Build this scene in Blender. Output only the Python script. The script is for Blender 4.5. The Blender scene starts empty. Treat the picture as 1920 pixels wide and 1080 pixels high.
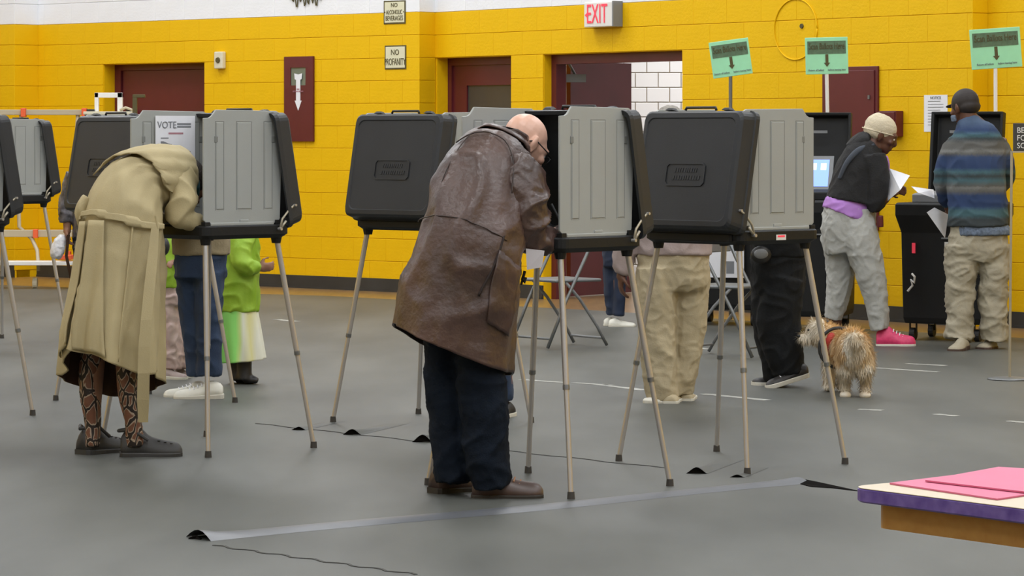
import bpy, math, random
from mathutils import Vector, Matrix, noise
R = math.radians
random.seed(7)
C = bpy.context.scene.collection
sc = bpy.context.scene
# ------------------------------------------------------------ camera
F = 6000.0; CH = 1.4; HY = 255.0
cd = bpy.data.cameras.new('camera'); cam = bpy.data.objects.new('camera', cd); C.objects.link(cam)
cam.location = (0, 0, CH); cam.rotation_euler = (R(90), 0, 0)
cd.sensor_width = 36; cd.lens = F/1920*36; cd.shift_y = -(540-HY)/1920; cd.clip_end = 200
sc.camera = cam
# ------------------------------------------------------------ world, lights, exposure
w = bpy.data.worlds.new('world'); sc.world = w; w.use_nodes = True
w.node_tree.nodes['Background'].inputs[0].default_value = (0.8, 0.85, 0.9, 1)
w.node_tree.nodes['Background'].inputs[1].default_value = 0.3
sc.view_settings.view_transform = 'Standard'; sc.view_settings.look = 'None'
sc.view_settings.gamma = 1; sc.view_settings.use_curve_mapping = False
sc.view_settings.exposure = 0.0
def area(name, loc, sx, sy, power, col=(.955, .975, 1.0), rot=(0, 0, 0)):
    l = bpy.data.lights.new(name, 'AREA'); l.shape = 'RECTANGLE'; l.size = sx; l.size_y = sy
    l.energy = power; l.color = col
    o = bpy.data.objects.new(name, l); C.objects.link(o); o.location = loc; o.rotation_euler = rot
    return o
LP = 156
for ly in (3, 9.5, 16, 22.5):
    for lx in (-5.2, 0.4, 4.6):
        area('ceiling_lamp_light', (lx, ly, 6.85), 1.3, 3.2, LP)
for lx, ly in ((-6.2, 28.2), (-2.2, 26.6)):
    area('ceiling_lamp_light', (lx, ly, 6.85), 1.3, 3.2, LP)
area('corridor_lamp_light', (2.0, 29.7, 3.1), 2.0, 1.2, 80, (1, .98, .96))

# ------------------------------------------------------------ materials
def mat(name, col, rough=.5, metal=0, var=.0, vscale=8, bump=0, bscale=60, col2=None, spec=None, stretch=None, coat=0, emit=0):
    m = bpy.data.materials.new(name); m.use_nodes = True
    nt = m.node_tree; b = nt.nodes['Principled BSDF']
    b.inputs['Base Color'].default_value = (*col, 1)
    b.inputs['Roughness'].default_value = rough; b.inputs['Metallic'].default_value = metal
    if spec is not None: b.inputs['Specular IOR Level'].default_value = spec
    if coat: b.inputs['Coat Weight'].default_value = coat
    if emit:
        b.inputs['Emission Color'].default_value = (*col, 1); b.inputs['Emission Strength'].default_value = emit
    tc = nt.nodes.new('ShaderNodeTexCoord'); mp = nt.nodes.new('ShaderNodeMapping')
    nt.links.new(tc.outputs['Object'], mp.inputs[0])
    if stretch: mp.inputs['Scale'].default_value = stretch
    if var or col2:
        n = nt.nodes.new('ShaderNodeTexNoise'); n.inputs['Scale'].default_value = vscale; n.inputs['Detail'].default_value = 5
        nt.links.new(mp.outputs[0], n.inputs['Vector'])
        cr = nt.nodes.new('ShaderNodeValToRGB'); nt.links.new(n.outputs[0], cr.inputs[0])
        cr.color_ramp.elements[0].position = .3; cr.color_ramp.elements[1].position = .7
        c2 = col2 if col2 else tuple(min(1, c*(1+var)) for c in col)
        c1 = col if col2 else tuple(c*(1-var) for c in col)
        cr.color_ramp.elements[0].color = (*c1, 1); cr.color_ramp.elements[1].color = (*c2, 1)
        nt.links.new(cr.outputs[0], b.inputs['Base Color'])
    if bump:
        n2 = nt.nodes.new('ShaderNodeTexNoise'); n2.inputs['Scale'].default_value = bscale; n2.inputs['Detail'].default_value = 4
        nt.links.new(mp.outputs[0], n2.inputs['Vector'])
        bp = nt.nodes.new('ShaderNodeBump'); bp.inputs['Strength'].default_value = bump; bp.inputs['Distance'].default_value = .01
        nt.links.new(n2.outputs[0], bp.inputs['Height']); nt.links.new(bp.outputs[0], b.inputs['Normal'])
    return m
M = {}
M['yellow'] = mat('yellow_paint', (.85, .51, .004), .5, spec=.2, var=.06, vscale=1.3, bump=.25, bscale=40)
M['white_paint'] = mat('white_paint', (.88, .90, .94), .5, var=.04, vscale=2, bump=.2, bscale=40)
M['maroon'] = mat('maroon_paint', (.115, .016, .022), .35, var=.12, vscale=3)
M['dark_base'] = mat('rubber_base', (.035, .036, .036), .5, var=.2, vscale=4)
M['tarp'] = mat('grey_floor_cover', (.060, .064, .058), .5, col2=(.118, .122, .110), vscale=1.5, bump=.25, bscale=2.2, stretch=(1, .28, 1), spec=.35)
M['tarp_fold'] = mat('grey_floor_fold', (.098, .104, .116), .4, var=.08, vscale=3)
M['wood_floor'] = mat('wood_floor', (.24, .145, .06), .3, var=.2, vscale=3, stretch=(6, .6, 1))
M['black_void'] = mat('fold_shade_black', (.006, .005, .0045), .95, spec=.05)  # flat black standing in for shade inside floor folds; also colours curled ends
M['shell'] = mat('charcoal_plastic', (.027, .029, .032), .45, spec=.4, var=.08, vscale=6, bump=.12, bscale=350)
M['shell_in'] = mat('black_plastic', (.012, .013, .014), .5, spec=.3, bump=.1, bscale=300)
M['panel'] = mat('grey_plastic', (.36, .375, .36), .5, var=.03, vscale=5, bump=.06, bscale=300)
M['groove'] = mat('grey_plastic_groove', (.20, .21, .20), .5)
M['chrome'] = mat('chromed_tube', (.50, .48, .46), .27, metal=.5)
M['strut'] = mat('tan_strut', (.42, .38, .29), .4, metal=.4)
M['rubber'] = mat('rubber_foot', (.05, .045, .04), .7)
M['paper'] = mat('white_paper', (.84, .85, .90), .6, var=.02, vscale=20)
M['ink'] = mat('grey_ink', (.22, .23, .25), .7)
M['red_ink'] = mat('red_ink', (.45, .22, .26), .7)
M['black'] = mat('black', (.015, .015, .015), .5)
M['cream'] = mat('cream_sign', (.72, .70, .50), .45)
M['sign_ink'] = mat('dark_olive_ink', (.09, .075, .025), .6)
M['green_card'] = mat('mint_card', (.36, .80, .50), .55, var=.04, vscale=10)
M['sign_band'] = mat('printed_band', (.10, .17, .10), .6, var=.2, vscale=30)
M['exit_white'] = mat('exit_face', (.80, .79, .76), .4)
M['exit_red'] = mat('exit_letters', (.85, .06, .10), .4, emit=.35)
M['glass_dark'] = mat('wired_glass', (.06, .055, .05), .15, var=.1, vscale=3)
M['glass_green'] = mat('cabinet_glass', (.17, .20, .16), .12)
M['white_metal'] = mat('white_metal', (.85, .84, .82), .35)
M['beige_metal'] = mat('beige_metal', (.50, .43, .30), .45)
M['orange'] = mat('orange_plastic', (.85, .13, .04), .5)
M['tile'] = mat('glazed_white_tile', (.80, .81, .83), .2)
M['grout'] = mat('grout', (.36, .30, .22), .8)
M['device'] = mat('ivory_plastic', (.72, .68, .52), .5)
M['leather'] = mat('brown_leather', (.040, .025, .021), .38, col2=(.115, .062, .048), vscale=3.2, bump=.35, bscale=45, spec=.6)
M['leather_seam'] = mat('leather_seam', (.030, .017, .013), .5)
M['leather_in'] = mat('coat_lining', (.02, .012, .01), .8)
M['navy'] = mat('dark_navy_denim', (.006, .010, .018), .85, var=.25, vscale=9, bump=.2, bscale=160, spec=.15)
M['denim'] = mat('blue_denim', (.012, .027, .065), .8, col2=(.030, .058, .12), vscale=6, bump=.2, bscale=160)
M['navy_jean'] = mat('dark_blue_denim', (.010, .018, .045), .8, col2=(.02, .035, .075), vscale=6)
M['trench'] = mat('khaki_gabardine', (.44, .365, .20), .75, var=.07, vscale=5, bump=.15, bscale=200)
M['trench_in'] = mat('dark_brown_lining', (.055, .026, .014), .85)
M['skin'] = mat('fair_skin', (.72, .43, .32), .4, var=.10, vscale=9, bump=.05, bscale=80)
M['skin_dark'] = mat('brown_skin', (.12, .050, .028), .5, var=.1, vscale=9)
M['skin_mid'] = mat('tan_skin', (.28, .14, .085), .5, var=.1, vscale=9)
M['hair_grey'] = mat('grey_hair', (.26, .24, .21), .8, var=.3, vscale=60)
M['hair_dark'] = mat('dark_hair', (.02, .014, .010), .7, var=.3, vscale=60, bump=.5, bscale=90)
M['teal'] = mat('teal_knit', (.01, .07, .08), .8)
M['clog'] = mat('grey_rubber_clog', (.036, .035, .034), .6, var=.08)
M['shoe_brown'] = mat('brown_shoe_leather', (.050, .034, .030), .42, col2=(.085, .052, .042), vscale=12)
M['sole_dark'] = mat('dark_sole', (.03, .024, .018), .7)
M['lace'] = mat('tan_lace', (.35, .18, .10), .8)
M['white_shoe'] = mat('white_canvas', (.75, .74, .66), .6, var=.05, vscale=20)
M['sole_white'] = mat('cream_sole', (.66, .64, .56), .6)
M['black_shoe'] = mat('black_shoe', (.02, .018, .017), .5)
M['lime'] = mat('lime_jacket_fabric', (.22, .40, .012), .6, col2=(.34, .52, .04), vscale=9, bump=.3, bscale=30)
M['pink_satin'] = mat('pale_pink_satin', (.46, .33, .30), .25, col2=(.62, .46, .44), vscale=14, bump=.8, bscale=14)
M['tan_knit'] = mat('tan_knit', (.27, .22, .13), .85, bump=.3, bscale=80)
M['khaki'] = mat('beige_khaki_cotton', (.46, .39, .255), .8, var=.06, vscale=6, bump=.2, bscale=120)
M['sweat_pink'] = mat('pinkish_grey_jersey', (.36, .29, .275), .85, bump=.2, bscale=100)
M['black_cloth'] = mat('black_cotton', (.010, .011, .012), .85, var=.2, vscale=9, bump=.2, bscale=100, spec=.2)
M['hoodie'] = mat('black_fleece', (.016, .016, .017), .9, bump=.3, bscale=90)
M['hood_grey'] = mat('slate_panel', (.055, .065, .085), .85)
M['purple'] = mat('lilac_jersey', (.42, .20, .58), .7, var=.1)
M['purple_dark'] = mat('dark_purple_jersey', (.06, .015, .10), .8)
M['sweatpants'] = mat('light_grey_jersey', (.40, .405, .385), .85, var=.05, bump=.2, bscale=90)
M['beanie'] = mat('cream_knit_wool', (.64, .56, .41), .85, var=.06, vscale=20, bump=.5, bscale=120)
M['pink_shoe'] = mat('hot_pink_mesh', (.62, .03, .13), .5, col2=(.78, .06, .18), vscale=40)
M['cap'] = mat('dark_brown_cap', (.022, .016, .014), .7)
M['khaki_dark'] = mat('stone_khaki_cotton', (.37, .335, .25), .8, var=.06, vscale=6, bump=.2, bscale=120)
M['shirt_blue'] = mat('grey_blue_shirt', (.13, .17, .24), .8, var=.35, vscale=60)
M['fur_tan'] = mat('golden_fur', (.70, .47, .23), .85, col2=(.80, .64, .42), vscale=5)
M['fur_white'] = mat('white_fur', (.80, .76, .66), .85, col2=(.70, .56, .38), vscale=9)
M['red_vest'] = mat('red_harness', (.45, .035, .025), .6)
M['harness'] = mat('black_harness', (.02, .02, .02), .6)
M['screen'] = mat('lit_screen', (.22, .36, .85), .3, emit=1.0, var=.0)
M['screen_txt'] = mat('screen_white', (.75, .85, 1.0), .3, emit=1.0)
M['grey_frame'] = mat('grey_frame', (.20, .21, .22), .4)
M['sign_grey'] = mat('charcoal_sign', (.045, .042, .036), .6)
M['cream_top'] = mat('cream_laminate', (.66, .56, .41), .4)
M['purple_edge'] = mat('purple_edge_band', (.085, .045, .27), .4, col2=(.20, .14, .44), vscale=30)
M['maple'] = mat('varnished_maple', (.50, .27, .075), .35, col2=(.42, .20, .05), vscale=5, stretch=(1, 8, 8))
M['pink_card'] = mat('pink_card', (.66, .145, .26), .55, var=.03)
M['pink_edge'] = mat('pink_label', (.55, .13, .22), .6)
M['plastic_bag'] = mat('white_plastic_bag', (.75, .75, .78), .3, var=.08, vscale=30, bump=.6, bscale=50)
M['black_bag'] = mat('black_bag', (.015, .015, .016), .5)
M['steel'] = mat('grey_steel', (.19, .20, .205), .4, metal=.6)
M['eye'] = mat('eye_white', (.8, .78, .75), .3)
M['tape'] = mat('white_floor_tape', (.34, .34, .31), .6, var=.3, vscale=15)

def ramp_mat(name, rough, build):
    m = bpy.data.materials.new(name); m.use_nodes = True
    b = m.node_tree.nodes['Principled BSDF']; b.inputs['Roughness'].default_value = rough
    build(m.node_tree, b); return m
def _stripes(nt, b):
    tc = nt.nodes.new('ShaderNodeTexCoord'); sp = nt.nodes.new('ShaderNodeSeparateXYZ')
    nt.links.new(tc.outputs['Object'], sp.inputs[0])
    nz = nt.nodes.new('ShaderNodeTexNoise'); nz.inputs['Scale'].default_value = 70; nt.links.new(tc.outputs['Object'], nz.inputs['Vector'])
    ma = nt.nodes.new('ShaderNodeMath'); ma.operation = 'MULTIPLY_ADD'; ma.inputs[1].default_value = .02
    nt.links.new(nz.outputs[0], ma.inputs[0]); nt.links.new(sp.outputs[2], ma.inputs[2])
    mr = nt.nodes.new('ShaderNodeMapRange'); mr.inputs[1].default_value = .80; mr.inputs[2].default_value = 1.50
    nt.links.new(ma.outputs[0], mr.inputs[0])
    cr = nt.nodes.new('ShaderNodeValToRGB'); nt.links.new(mr.outputs[0], cr.inputs[0])
    navy = (.022, .045, .12); teal = (.055, .12, .145); dk = (.035, .045, .05); gy = (.10, .10, .095); lt = (.17, .175, .17); bl = (.07, .11, .19)
    st = [(0, dk), (.09, dk), (.13, teal), (.17, teal), (.21, navy), (.31, navy), (.35, gy), (.385, lt), (.40, gy), (.45, teal), (.49, dk), (.53, teal),
          (.57, navy), (.67, (.03, .055, .13)), (.70, gy), (.725, lt), (.75, gy), (.80, gy), (.84, dk), (.87, teal), (.92, navy), (1, bl)]
    el = cr.color_ramp.elements
    el[0].position = 0; el[0].color = (*st[0][1], 1); el[1].position = 1; el[1].color = (*st[-1][1], 1)
    for p, c in st[1:-1]:
        e = el.new(p); e.color = (*c, 1)
    nt.links.new(cr.outputs[0], b.inputs['Base Color'])
M['stripes'] = ramp_mat('striped_knit', .9, _stripes)
def _snake(nt, b):
    tc = nt.nodes.new('ShaderNodeTexCoord'); mp = nt.nodes.new('ShaderNodeMapping'); mp.inputs['Scale'].default_value = (1, 1, .55)
    nt.links.new(tc.outputs['Object'], mp.inputs[0])
    nz = nt.nodes.new('ShaderNodeTexNoise'); nz.inputs['Scale'].default_value = 16; nt.links.new(mp.outputs[0], nz.inputs['Vector'])
    mx = nt.nodes.new('ShaderNodeVectorMath'); mx.operation = 'MULTIPLY_ADD'; mx.inputs[1].default_value = (.05, .05, .05)
    nt.links.new(nz.outputs['Color'], mx.inputs[0]); nt.links.new(mp.outputs[0], mx.inputs[2])
    v = nt.nodes.new('ShaderNodeTexVoronoi'); v.feature = 'DISTANCE_TO_EDGE'; v.inputs['Scale'].default_value = 27
    nt.links.new(mx.outputs[0], v.inputs['Vector'])
    cr = nt.nodes.new('ShaderNodeValToRGB'); nt.links.new(v.outputs['Distance'], cr.inputs[0])
    el = cr.color_ramp.elements
    el[0].position = 0; el[0].color = (.014, .008, .006, 1); el[1].position = 1; el[1].color = (.19, .075, .04, 1)
    for p, c in ((.085, (.014, .008, .006)), (.10, (.40, .31, .23)), (.145, (.40, .31, .23)), (.17, (.17, .07, .038))):
        e = el.new(p); e.color = (*c, 1)
    nt.links.new(cr.outputs[0], b.inputs['Base Color'])
M['snake'] = ramp_mat('snake_print_leggings', .6, _snake)
def _skirt(nt, b):
    tc = nt.nodes.new('ShaderNodeTexCoord'); mp = nt.nodes.new('ShaderNodeMapping'); mp.inputs['Scale'].default_value = (9, 9, 2)
    nt.links.new(tc.outputs['Object'], mp.inputs[0])
    sp = nt.nodes.new('ShaderNodeSeparateXYZ'); nt.links.new(tc.outputs['Object'], sp.inputs[0])
    nz = nt.nodes.new('ShaderNodeTexNoise'); nz.inputs['Scale'].default_value = 1.2; nt.links.new(mp.outputs[0], nz.inputs['Vector'])
    a = nt.nodes.new('ShaderNodeMath'); a.operation = 'MULTIPLY_ADD'; a.inputs[1].default_value = 4.2; a.inputs[2].default_value = .38
    nt.links.new(sp.outputs[0], a.inputs[0])
    s = nt.nodes.new('ShaderNodeMath'); s.operation = 'MULTIPLY_ADD'; s.inputs[1].default_value = .35
    nt.links.new(nz.outputs[0], s.inputs[0]); nt.links.new(a.outputs[0], s.inputs[2])
    cr = nt.nodes.new('ShaderNodeValToRGB'); nt.links.new(s.outputs[0], cr.inputs[0])
    el = cr.color_ramp.elements
    el[0].position = 0; el[0].color = (.16, .46, .10, 1); el[1].position = 1; el[1].color = (.75, .75, .62, 1)
    for p, c in ((.45, (.28, .72, .16)), (.58, (.55, .72, .25)), (.68, (.78, .80, .66)), (.85, (.70, .66, .30))):
        e = el.new(p); e.color = (*c, 1)
    nt.links.new(cr.outputs[0], b.inputs['Base Color'])
M['skirt'] = ramp_mat('tie_dye_skirt', .7, _skirt)

# ------------------------------------------------------------ helpers
def W(px, py, Y): return Vector(((px-960)*Y/F, Y, CH-(py-HY)*Y/F))
def G(px, py):
    Y = F*CH/(py-HY); return Vector(((px-960)*Y/F, Y, 0))
def tag(o, label=None, cat=None, group=None, kind=None):
    if label: o['label'] = label
    if cat: o['category'] = cat
    if group: o['group'] = group
    if kind: o['kind'] = kind
    return o
def empty(name, loc=(0, 0, 0), rz=0, label=None, cat=None, group=None):
    o = bpy.data.objects.new(name, None); C.objects.link(o); o.location = loc; o.rotation_euler = (0, 0, rz)
    return tag(o, label, cat, group)
def org(parent):
    v = Vector((0, 0, 0)); p = parent
    while p is not None: v = v+p.location; p = p.parent
    return v
class MB:
    def __init__(s): s.v = []; s.f = []; s.m = []; s.mi = 0
    def add(s, vs, fs, M4=None):
        n = len(s.v)
        s.v += [(M4 @ Vector(v)) if M4 else Vector(v) for v in vs]
        for f in fs: s.f.append(tuple(i+n for i in f)); s.m.append(s.mi)
    def box(s, x0, y0, z0, x1, y1, z1, M4=None):
        s.add([(x0, y0, z0), (x1, y0, z0), (x1, y1, z0), (x0, y1, z0), (x0, y0, z1), (x1, y0, z1), (x1, y1, z1), (x0, y1, z1)],
              [(0, 3, 2, 1), (4, 5, 6, 7), (0, 1, 5, 4), (1, 2, 6, 5), (2, 3, 7, 6), (3, 0, 4, 7)], M4)
    def prism(s, pts, y0, y1, M4=None):     # pts (x,z) counter-clockwise seen from -y; extruded along y
        n = len(pts)
        vs = [(x, y0, z) for x, z in pts]+[(x, y1, z) for x, z in pts]
        fs = [tuple(range(n)), tuple(range(2*n-1, n-1, -1))]+[(i, i+n, (i+1) % n+n, (i+1) % n) for i in range(n)]
        s.add(vs, fs, M4)
    def hull(s, a, b, M4=None):             # two loops of equal length
        n = len(a)
        s.add(list(a)+list(b), [tuple(range(n-1, -1, -1)), tuple(range(n, 2*n))]+[(i, (i+1) % n, (i+1) % n+n, i+n) for i in range(n)], M4)
    def cyl(s, a, b, r, r2=None, n=12, cap=True):
        a = Vector(a); b = Vector(b); r2 = r if r2 is None else r2
        t = (b-a).normalized(); u = t.orthogonal().normalized(); v = t.cross(u)
        A = [a+(u*math.cos(k*2*math.pi/n)+v*math.sin(k*2*math.pi/n))*r for k in range(n)]
        B = [b+(u*math.cos(k*2*math.pi/n)+v*math.sin(k*2*math.pi/n))*r2 for k in range(n)]
        s.add(A+B, [(i, (i+1) % n, (i+1) % n+n, i+n) for i in range(n)]+([tuple(range(n-1, -1, -1)), tuple(range(n, 2*n))] if cap else []))
    def tube(s, pts, r, n=8):
        pts = [Vector(p) for p in pts]; rings = []
        u = None
        for i, p in enumerate(pts):
            t = (pts[min(i+1, len(pts)-1)]-pts[max(i-1, 0)]).normalized()
            u = t.orthogonal().normalized() if u is None else (u-t*u.dot(t)).normalized()
            v = t.cross(u); rr = r[i] if isinstance(r, (list, tuple)) else r
            rings.append([p+(u*math.cos(k*2*math.pi/n)+v*math.sin(k*2*math.pi/n))*rr for k in range(n)])
        s.rings(rings, True, True)
    def rings(s, rings, cap0=True, cap1=True):
        n = len(rings[0]); base = len(s.v)
        for r_ in rings: s.v += [Vector(p) for p in r_]
        for i in range(len(rings)-1):
            for k in range(n):
                s.f.append((base+i*n+k, base+i*n+(k+1) % n, base+(i+1)*n+(k+1) % n, base+(i+1)*n+k)); s.m.append(s.mi)
        if cap0: s.f.append(tuple(base+k for k in range(n-1, -1, -1))); s.m.append(s.mi)
        if cap1: s.f.append(tuple(base+(len(rings)-1)*n+k for k in range(n))); s.m.append(s.mi)
    def ell(s, c, rad, M3=None, nu=14, nv=9):
        c = Vector(c); rings = []
        for j in range(nv+1):
            th = math.pi*(.001+.998*j/nv)
            ring = []
            for k in range(nu):
                ph = 2*math.pi*k/nu
                p = Vector((rad[0]*math.sin(th)*math.cos(ph), rad[1]*math.sin(th)*math.sin(ph), -rad[2]*math.cos(th)))
                ring.append(c+((M3 @ p) if M3 else p))
            rings.append(ring)
        s.rings(rings)
    def mesh(s, name, origin=Vector((0, 0, 0))):
        me = bpy.data.meshes.new(name); me.from_pydata([v-origin for v in s.v], [], s.f)
        if any(s.m):
            for p, i in zip(me.polygons, s.m): p.material_index = i
        me.update(); return me
    def build(s, name, m, parent=None, smooth=False, bevel=0, local=False, solid=0, seg=2):
        o = bpy.data.objects.new(name, None if False else s.mesh(name, Vector((0, 0, 0)) if local or parent is None else org(parent)))
        C.objects.link(o); o.parent = parent
        for mm in (m if isinstance(m, (list, tuple)) else [m]): o.data.materials.append(mm)
        if smooth: o.data.polygons.foreach_set('use_smooth', [True]*len(o.data.polygons))
        if solid:
            d = o.modifiers.new('solid', 'SOLIDIFY'); d.thickness = solid; d.offset = 0
        if bevel:
            d = o.modifiers.new('bevel', 'BEVEL'); d.width = bevel; d.segments = seg; d.limit_method = 'ANGLE'; d.angle_limit = R(35)
        return o
def lbox(name, m, parent, b, bevel=0, **k):
    q = MB(); q.box(*b); return q.build(name, m, parent, bevel=bevel, local=True, **k)
def recenter(o):     # put a top-level mesh's origin at the bottom centre of its bounds
    vs = [v.co for v in o.data.vertices]
    c = Vector(((min(v.x for v in vs)+max(v.x for v in vs))/2, (min(v.y for v in vs)+max(v.y for v in vs))/2, min(v.z for v in vs)))
    o.data.transform(Matrix.Translation(-c)); o.location = c; return o
def copy_tree(o, parent=None):
    c = o.copy(); C.objects.link(c); c.parent = parent
    for ch in list(o.children): copy_tree(ch, c)
    return c
def text(name, s, size, m, parent, M4, ext=.0012, align='CENTER', sx=1.0):
    cu = bpy.data.curves.new(name, 'FONT'); cu.body = s; cu.size = size; cu.align_x = align; cu.align_y = 'CENTER'; cu.extrude = ext; cu.resolution_u = 3
    t = bpy.data.objects.new(name, cu); C.objects.link(t); bpy.context.view_layer.update()
    me = bpy.data.meshes.new_from_object(t.evaluated_get(bpy.context.evaluated_depsgraph_get()))
    bpy.data.objects.remove(t); bpy.data.curves.remove(cu)
    me.transform(M4 @ Matrix.Diagonal((sx, 1, 1, 1)))
    me.materials.clear(); me.materials.append(m)
    o = bpy.data.objects.new(name, me); C.objects.link(o); o.parent = parent; return o
TXT = Matrix.Rotation(R(90), 4, 'X')        # text in the local xz plane facing -y
def T(x, y, z): return Matrix.Translation((x, y, z))

def crom(pts, n):
    """Catmull-Rom resample of tuples"""
    out = []; k = len(pts)
    for i in range(n):
        t = i/(n-1)*(k-1); j = min(int(t), k-2); u = t-j
        p0 = pts[max(j-1, 0)]; p1 = pts[j]; p2 = pts[j+1]; p3 = pts[min(j+2, k-1)]
        out.append(tuple(.5*((2*b)+(-a+c)*u+(2*a-5*b+4*c-d)*u*u+(-a+3*b-3*c+d)*u**3) for a, b, c, d in zip(p0, p1, p2, p3)))
    return out
def prep(pts, Z):
    """(px,py,dz,halfwidth_px,halfdepth_m) -> (x,y,z,a,b)"""
    o = []
    for p in pts:
        q = W(p[0], p[1], Z+p[2]); o.append((q.x, q.y, q.z, p[3]*(Z+p[2])/F, p[4]))
    return o
def sweep(mb, pts, Z, n=None, seg=20, cap0=True, cap1=True, fn=None, scale=1.0, sup=2.2):
    P = prep(pts, Z); n = n or max(4, len(P)*4); P = crom(P, n); rings = []
    for i, p in enumerate(P):
        c = Vector(p[:3]); t = Vector(P[min(i+1, n-1)][:3])-Vector(P[max(i-1, 0)][:3])
        t.normalize(); V = Vector((0, 1, 0))
        A = t.cross(V)
        A = Vector((1, 0, 0)) if A.length < .2 else A.normalized()
        B = t.cross(A).normalized()
        if B.y < 0: B = -B
        ring = []
        for k in range(seg):
            a = 2*math.pi*k/seg; ca, sa = math.cos(a), math.sin(a)
            rr = (abs(ca)**sup+abs(sa)**sup)**(-1/sup)
            ra = max(p[3], .004)*scale; rb = max(p[4], .004)*scale
            f = fn(i/(n-1), a) if fn else 1.0
            dzv = 0
            if isinstance(f, tuple): f, dzv = f
            q = c+A*(ca*rr*ra*f)+B*(sa*rr*rb*f); q.z += dzv
            ring.append(q)
        rings.append(ring[::-1])
    mb.rings(rings, cap0, cap1)
    return mb
def remesh(mb, vox, iters=3, fac=.5):
    me = mb.mesh('tmp'); o = bpy.data.objects.new('tmp', me); C.objects.link(o)
    d = o.modifiers.new('r', 'REMESH'); d.mode = 'VOXEL'; d.voxel_size = vox; d.use_smooth_shade = True
    s = o.modifiers.new('s', 'SMOOTH'); s.iterations = iters; s.factor = fac
    dg = bpy.context.evaluated_depsgraph_get(); dg.update()
    out = bpy.data.meshes.new_from_object(o.evaluated_get(dg)); bpy.data.objects.remove(o); bpy.data.meshes.remove(me)
    return out
WK = .55
def wrinkle(me, amp, f, seed=0, power=2, mask=None):
    """ridged noise along normals; f=(fx,fy,fz)"""
    amp = amp*WK; nr = [Vector(v.normal) for v in me.vertices]
    for v, nn in zip(me.vertices, nr):
        p = v.co; q = Vector((p.x*f[0]+seed, p.y*f[1], p.z*f[2]))
        q += Vector((noise.noise(q*.6), noise.noise(q*.6+Vector((5, 2, 1))), noise.noise(q*.6+Vector((9, 7, 3)))))*.7
        d = (1-abs(noise.noise(q)*1.8))**power-.5
        k = mask(p) if mask else 1
        v.co = p+nn*amp*d*k
def put(me, name, m, parent, smooth=True):
    o_ = org(parent) if parent else Vector((0, 0, 0))
    me.transform(Matrix.Translation(-o_)); me.name = name
    me.materials.clear()
    for mm in (m if isinstance(m, (list, tuple)) else [m]): me.materials.append(mm)
    if smooth: me.polygons.foreach_set('use_smooth', [True]*len(me.polygons))
    o = bpy.data.objects.new(name, me); C.objects.link(o); o.parent = parent; return o

# ------------------------------------------------------------ room shell
def wallframe(p0, d):
    return dict(p0=p0, u=d, a=math.atan2(d[1], d[0]), away=(-d[1], d[0]))
def s_of(wf, px, off=0):
    x0 = wf['p0'][0]+wf['away'][0]*off; y0 = wf['p0'][1]+wf['away'][1]*off
    k = (px-960)/F; ux, uy = wf['u']
    s = (k*y0-x0)/(ux-k*uy); return s, y0+uy*s
def z_of(wf, px, py, off=0):
    s, Y = s_of(wf, px, off); return CH-(py-HY)*Y/F
def nrm(x, y):
    l = math.hypot(x, y); return (x/l, y/l)
dA = nrm(.754, -.657); dB = nrm(.617, -.787)
A0 = (-4.73, 31.9); LA = 5.17
WA = wallframe(A0, dA)
WL = wallframe((A0[0]-WA['away'][0]*.3-dA[0]*4.2, A0[1]-WA['away'][1]*.3-dA[1]*4.2), dA)   # projecting part on the far left
pA1 = (A0[0]+dA[0]*LA, A0[1]+dA[1]*LA)
B0 = (pA1[0]+WA['away'][0]*.21, pA1[1]+WA['away'][1]*.21)
WB = wallframe(B0, dB); LB = s_of(WB, 1822)[0]
pB1 = (B0[0]+dB[0]*LB, B0[1]+dB[1]*LB)
D0 = (pB1[0]+WB['away'][0]*.16, pB1[1]+WB['away'][1]*.16)
WD = wallframe(D0, dB)
BW, BH, ZB, YTOP = .406, .203, .07, .07+.203*12
block_meshes = {}
def blockmesh(wd, h, which):
    key = (round(wd, 3), round(h, 3), which)
    if key not in block_meshes:
        q = MB(); g = .0016; c = .0028; dpt = .012
        e = .0006; ce = .0012
        a = [(e, dpt, g), (wd-e, dpt, g), (wd-e, dpt, h-g), (e, dpt, h-g)]
        b = [(e, c, g), (wd-e, c, g), (wd-e, c, h-g), (e, c, h-g)]
        d = [(e+ce, 0, g+c), (wd-e-ce, 0, g+c), (wd-e-ce, 0, h-g-c), (e+ce, 0, h-g-c)]
        q.add(a+b+d, [(0, 1, 5, 4), (1, 2, 6, 5), (2, 3, 7, 6), (3, 0, 4, 7), (4, 5, 9, 8), (5, 6, 10, 9), (6, 7, 11, 10), (7, 4, 8, 11), (8, 9, 10, 11)])
        me = q.mesh('block'); me.materials.append(M[which]); block_meshes[key] = me
    return block_meshes[key]
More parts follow.
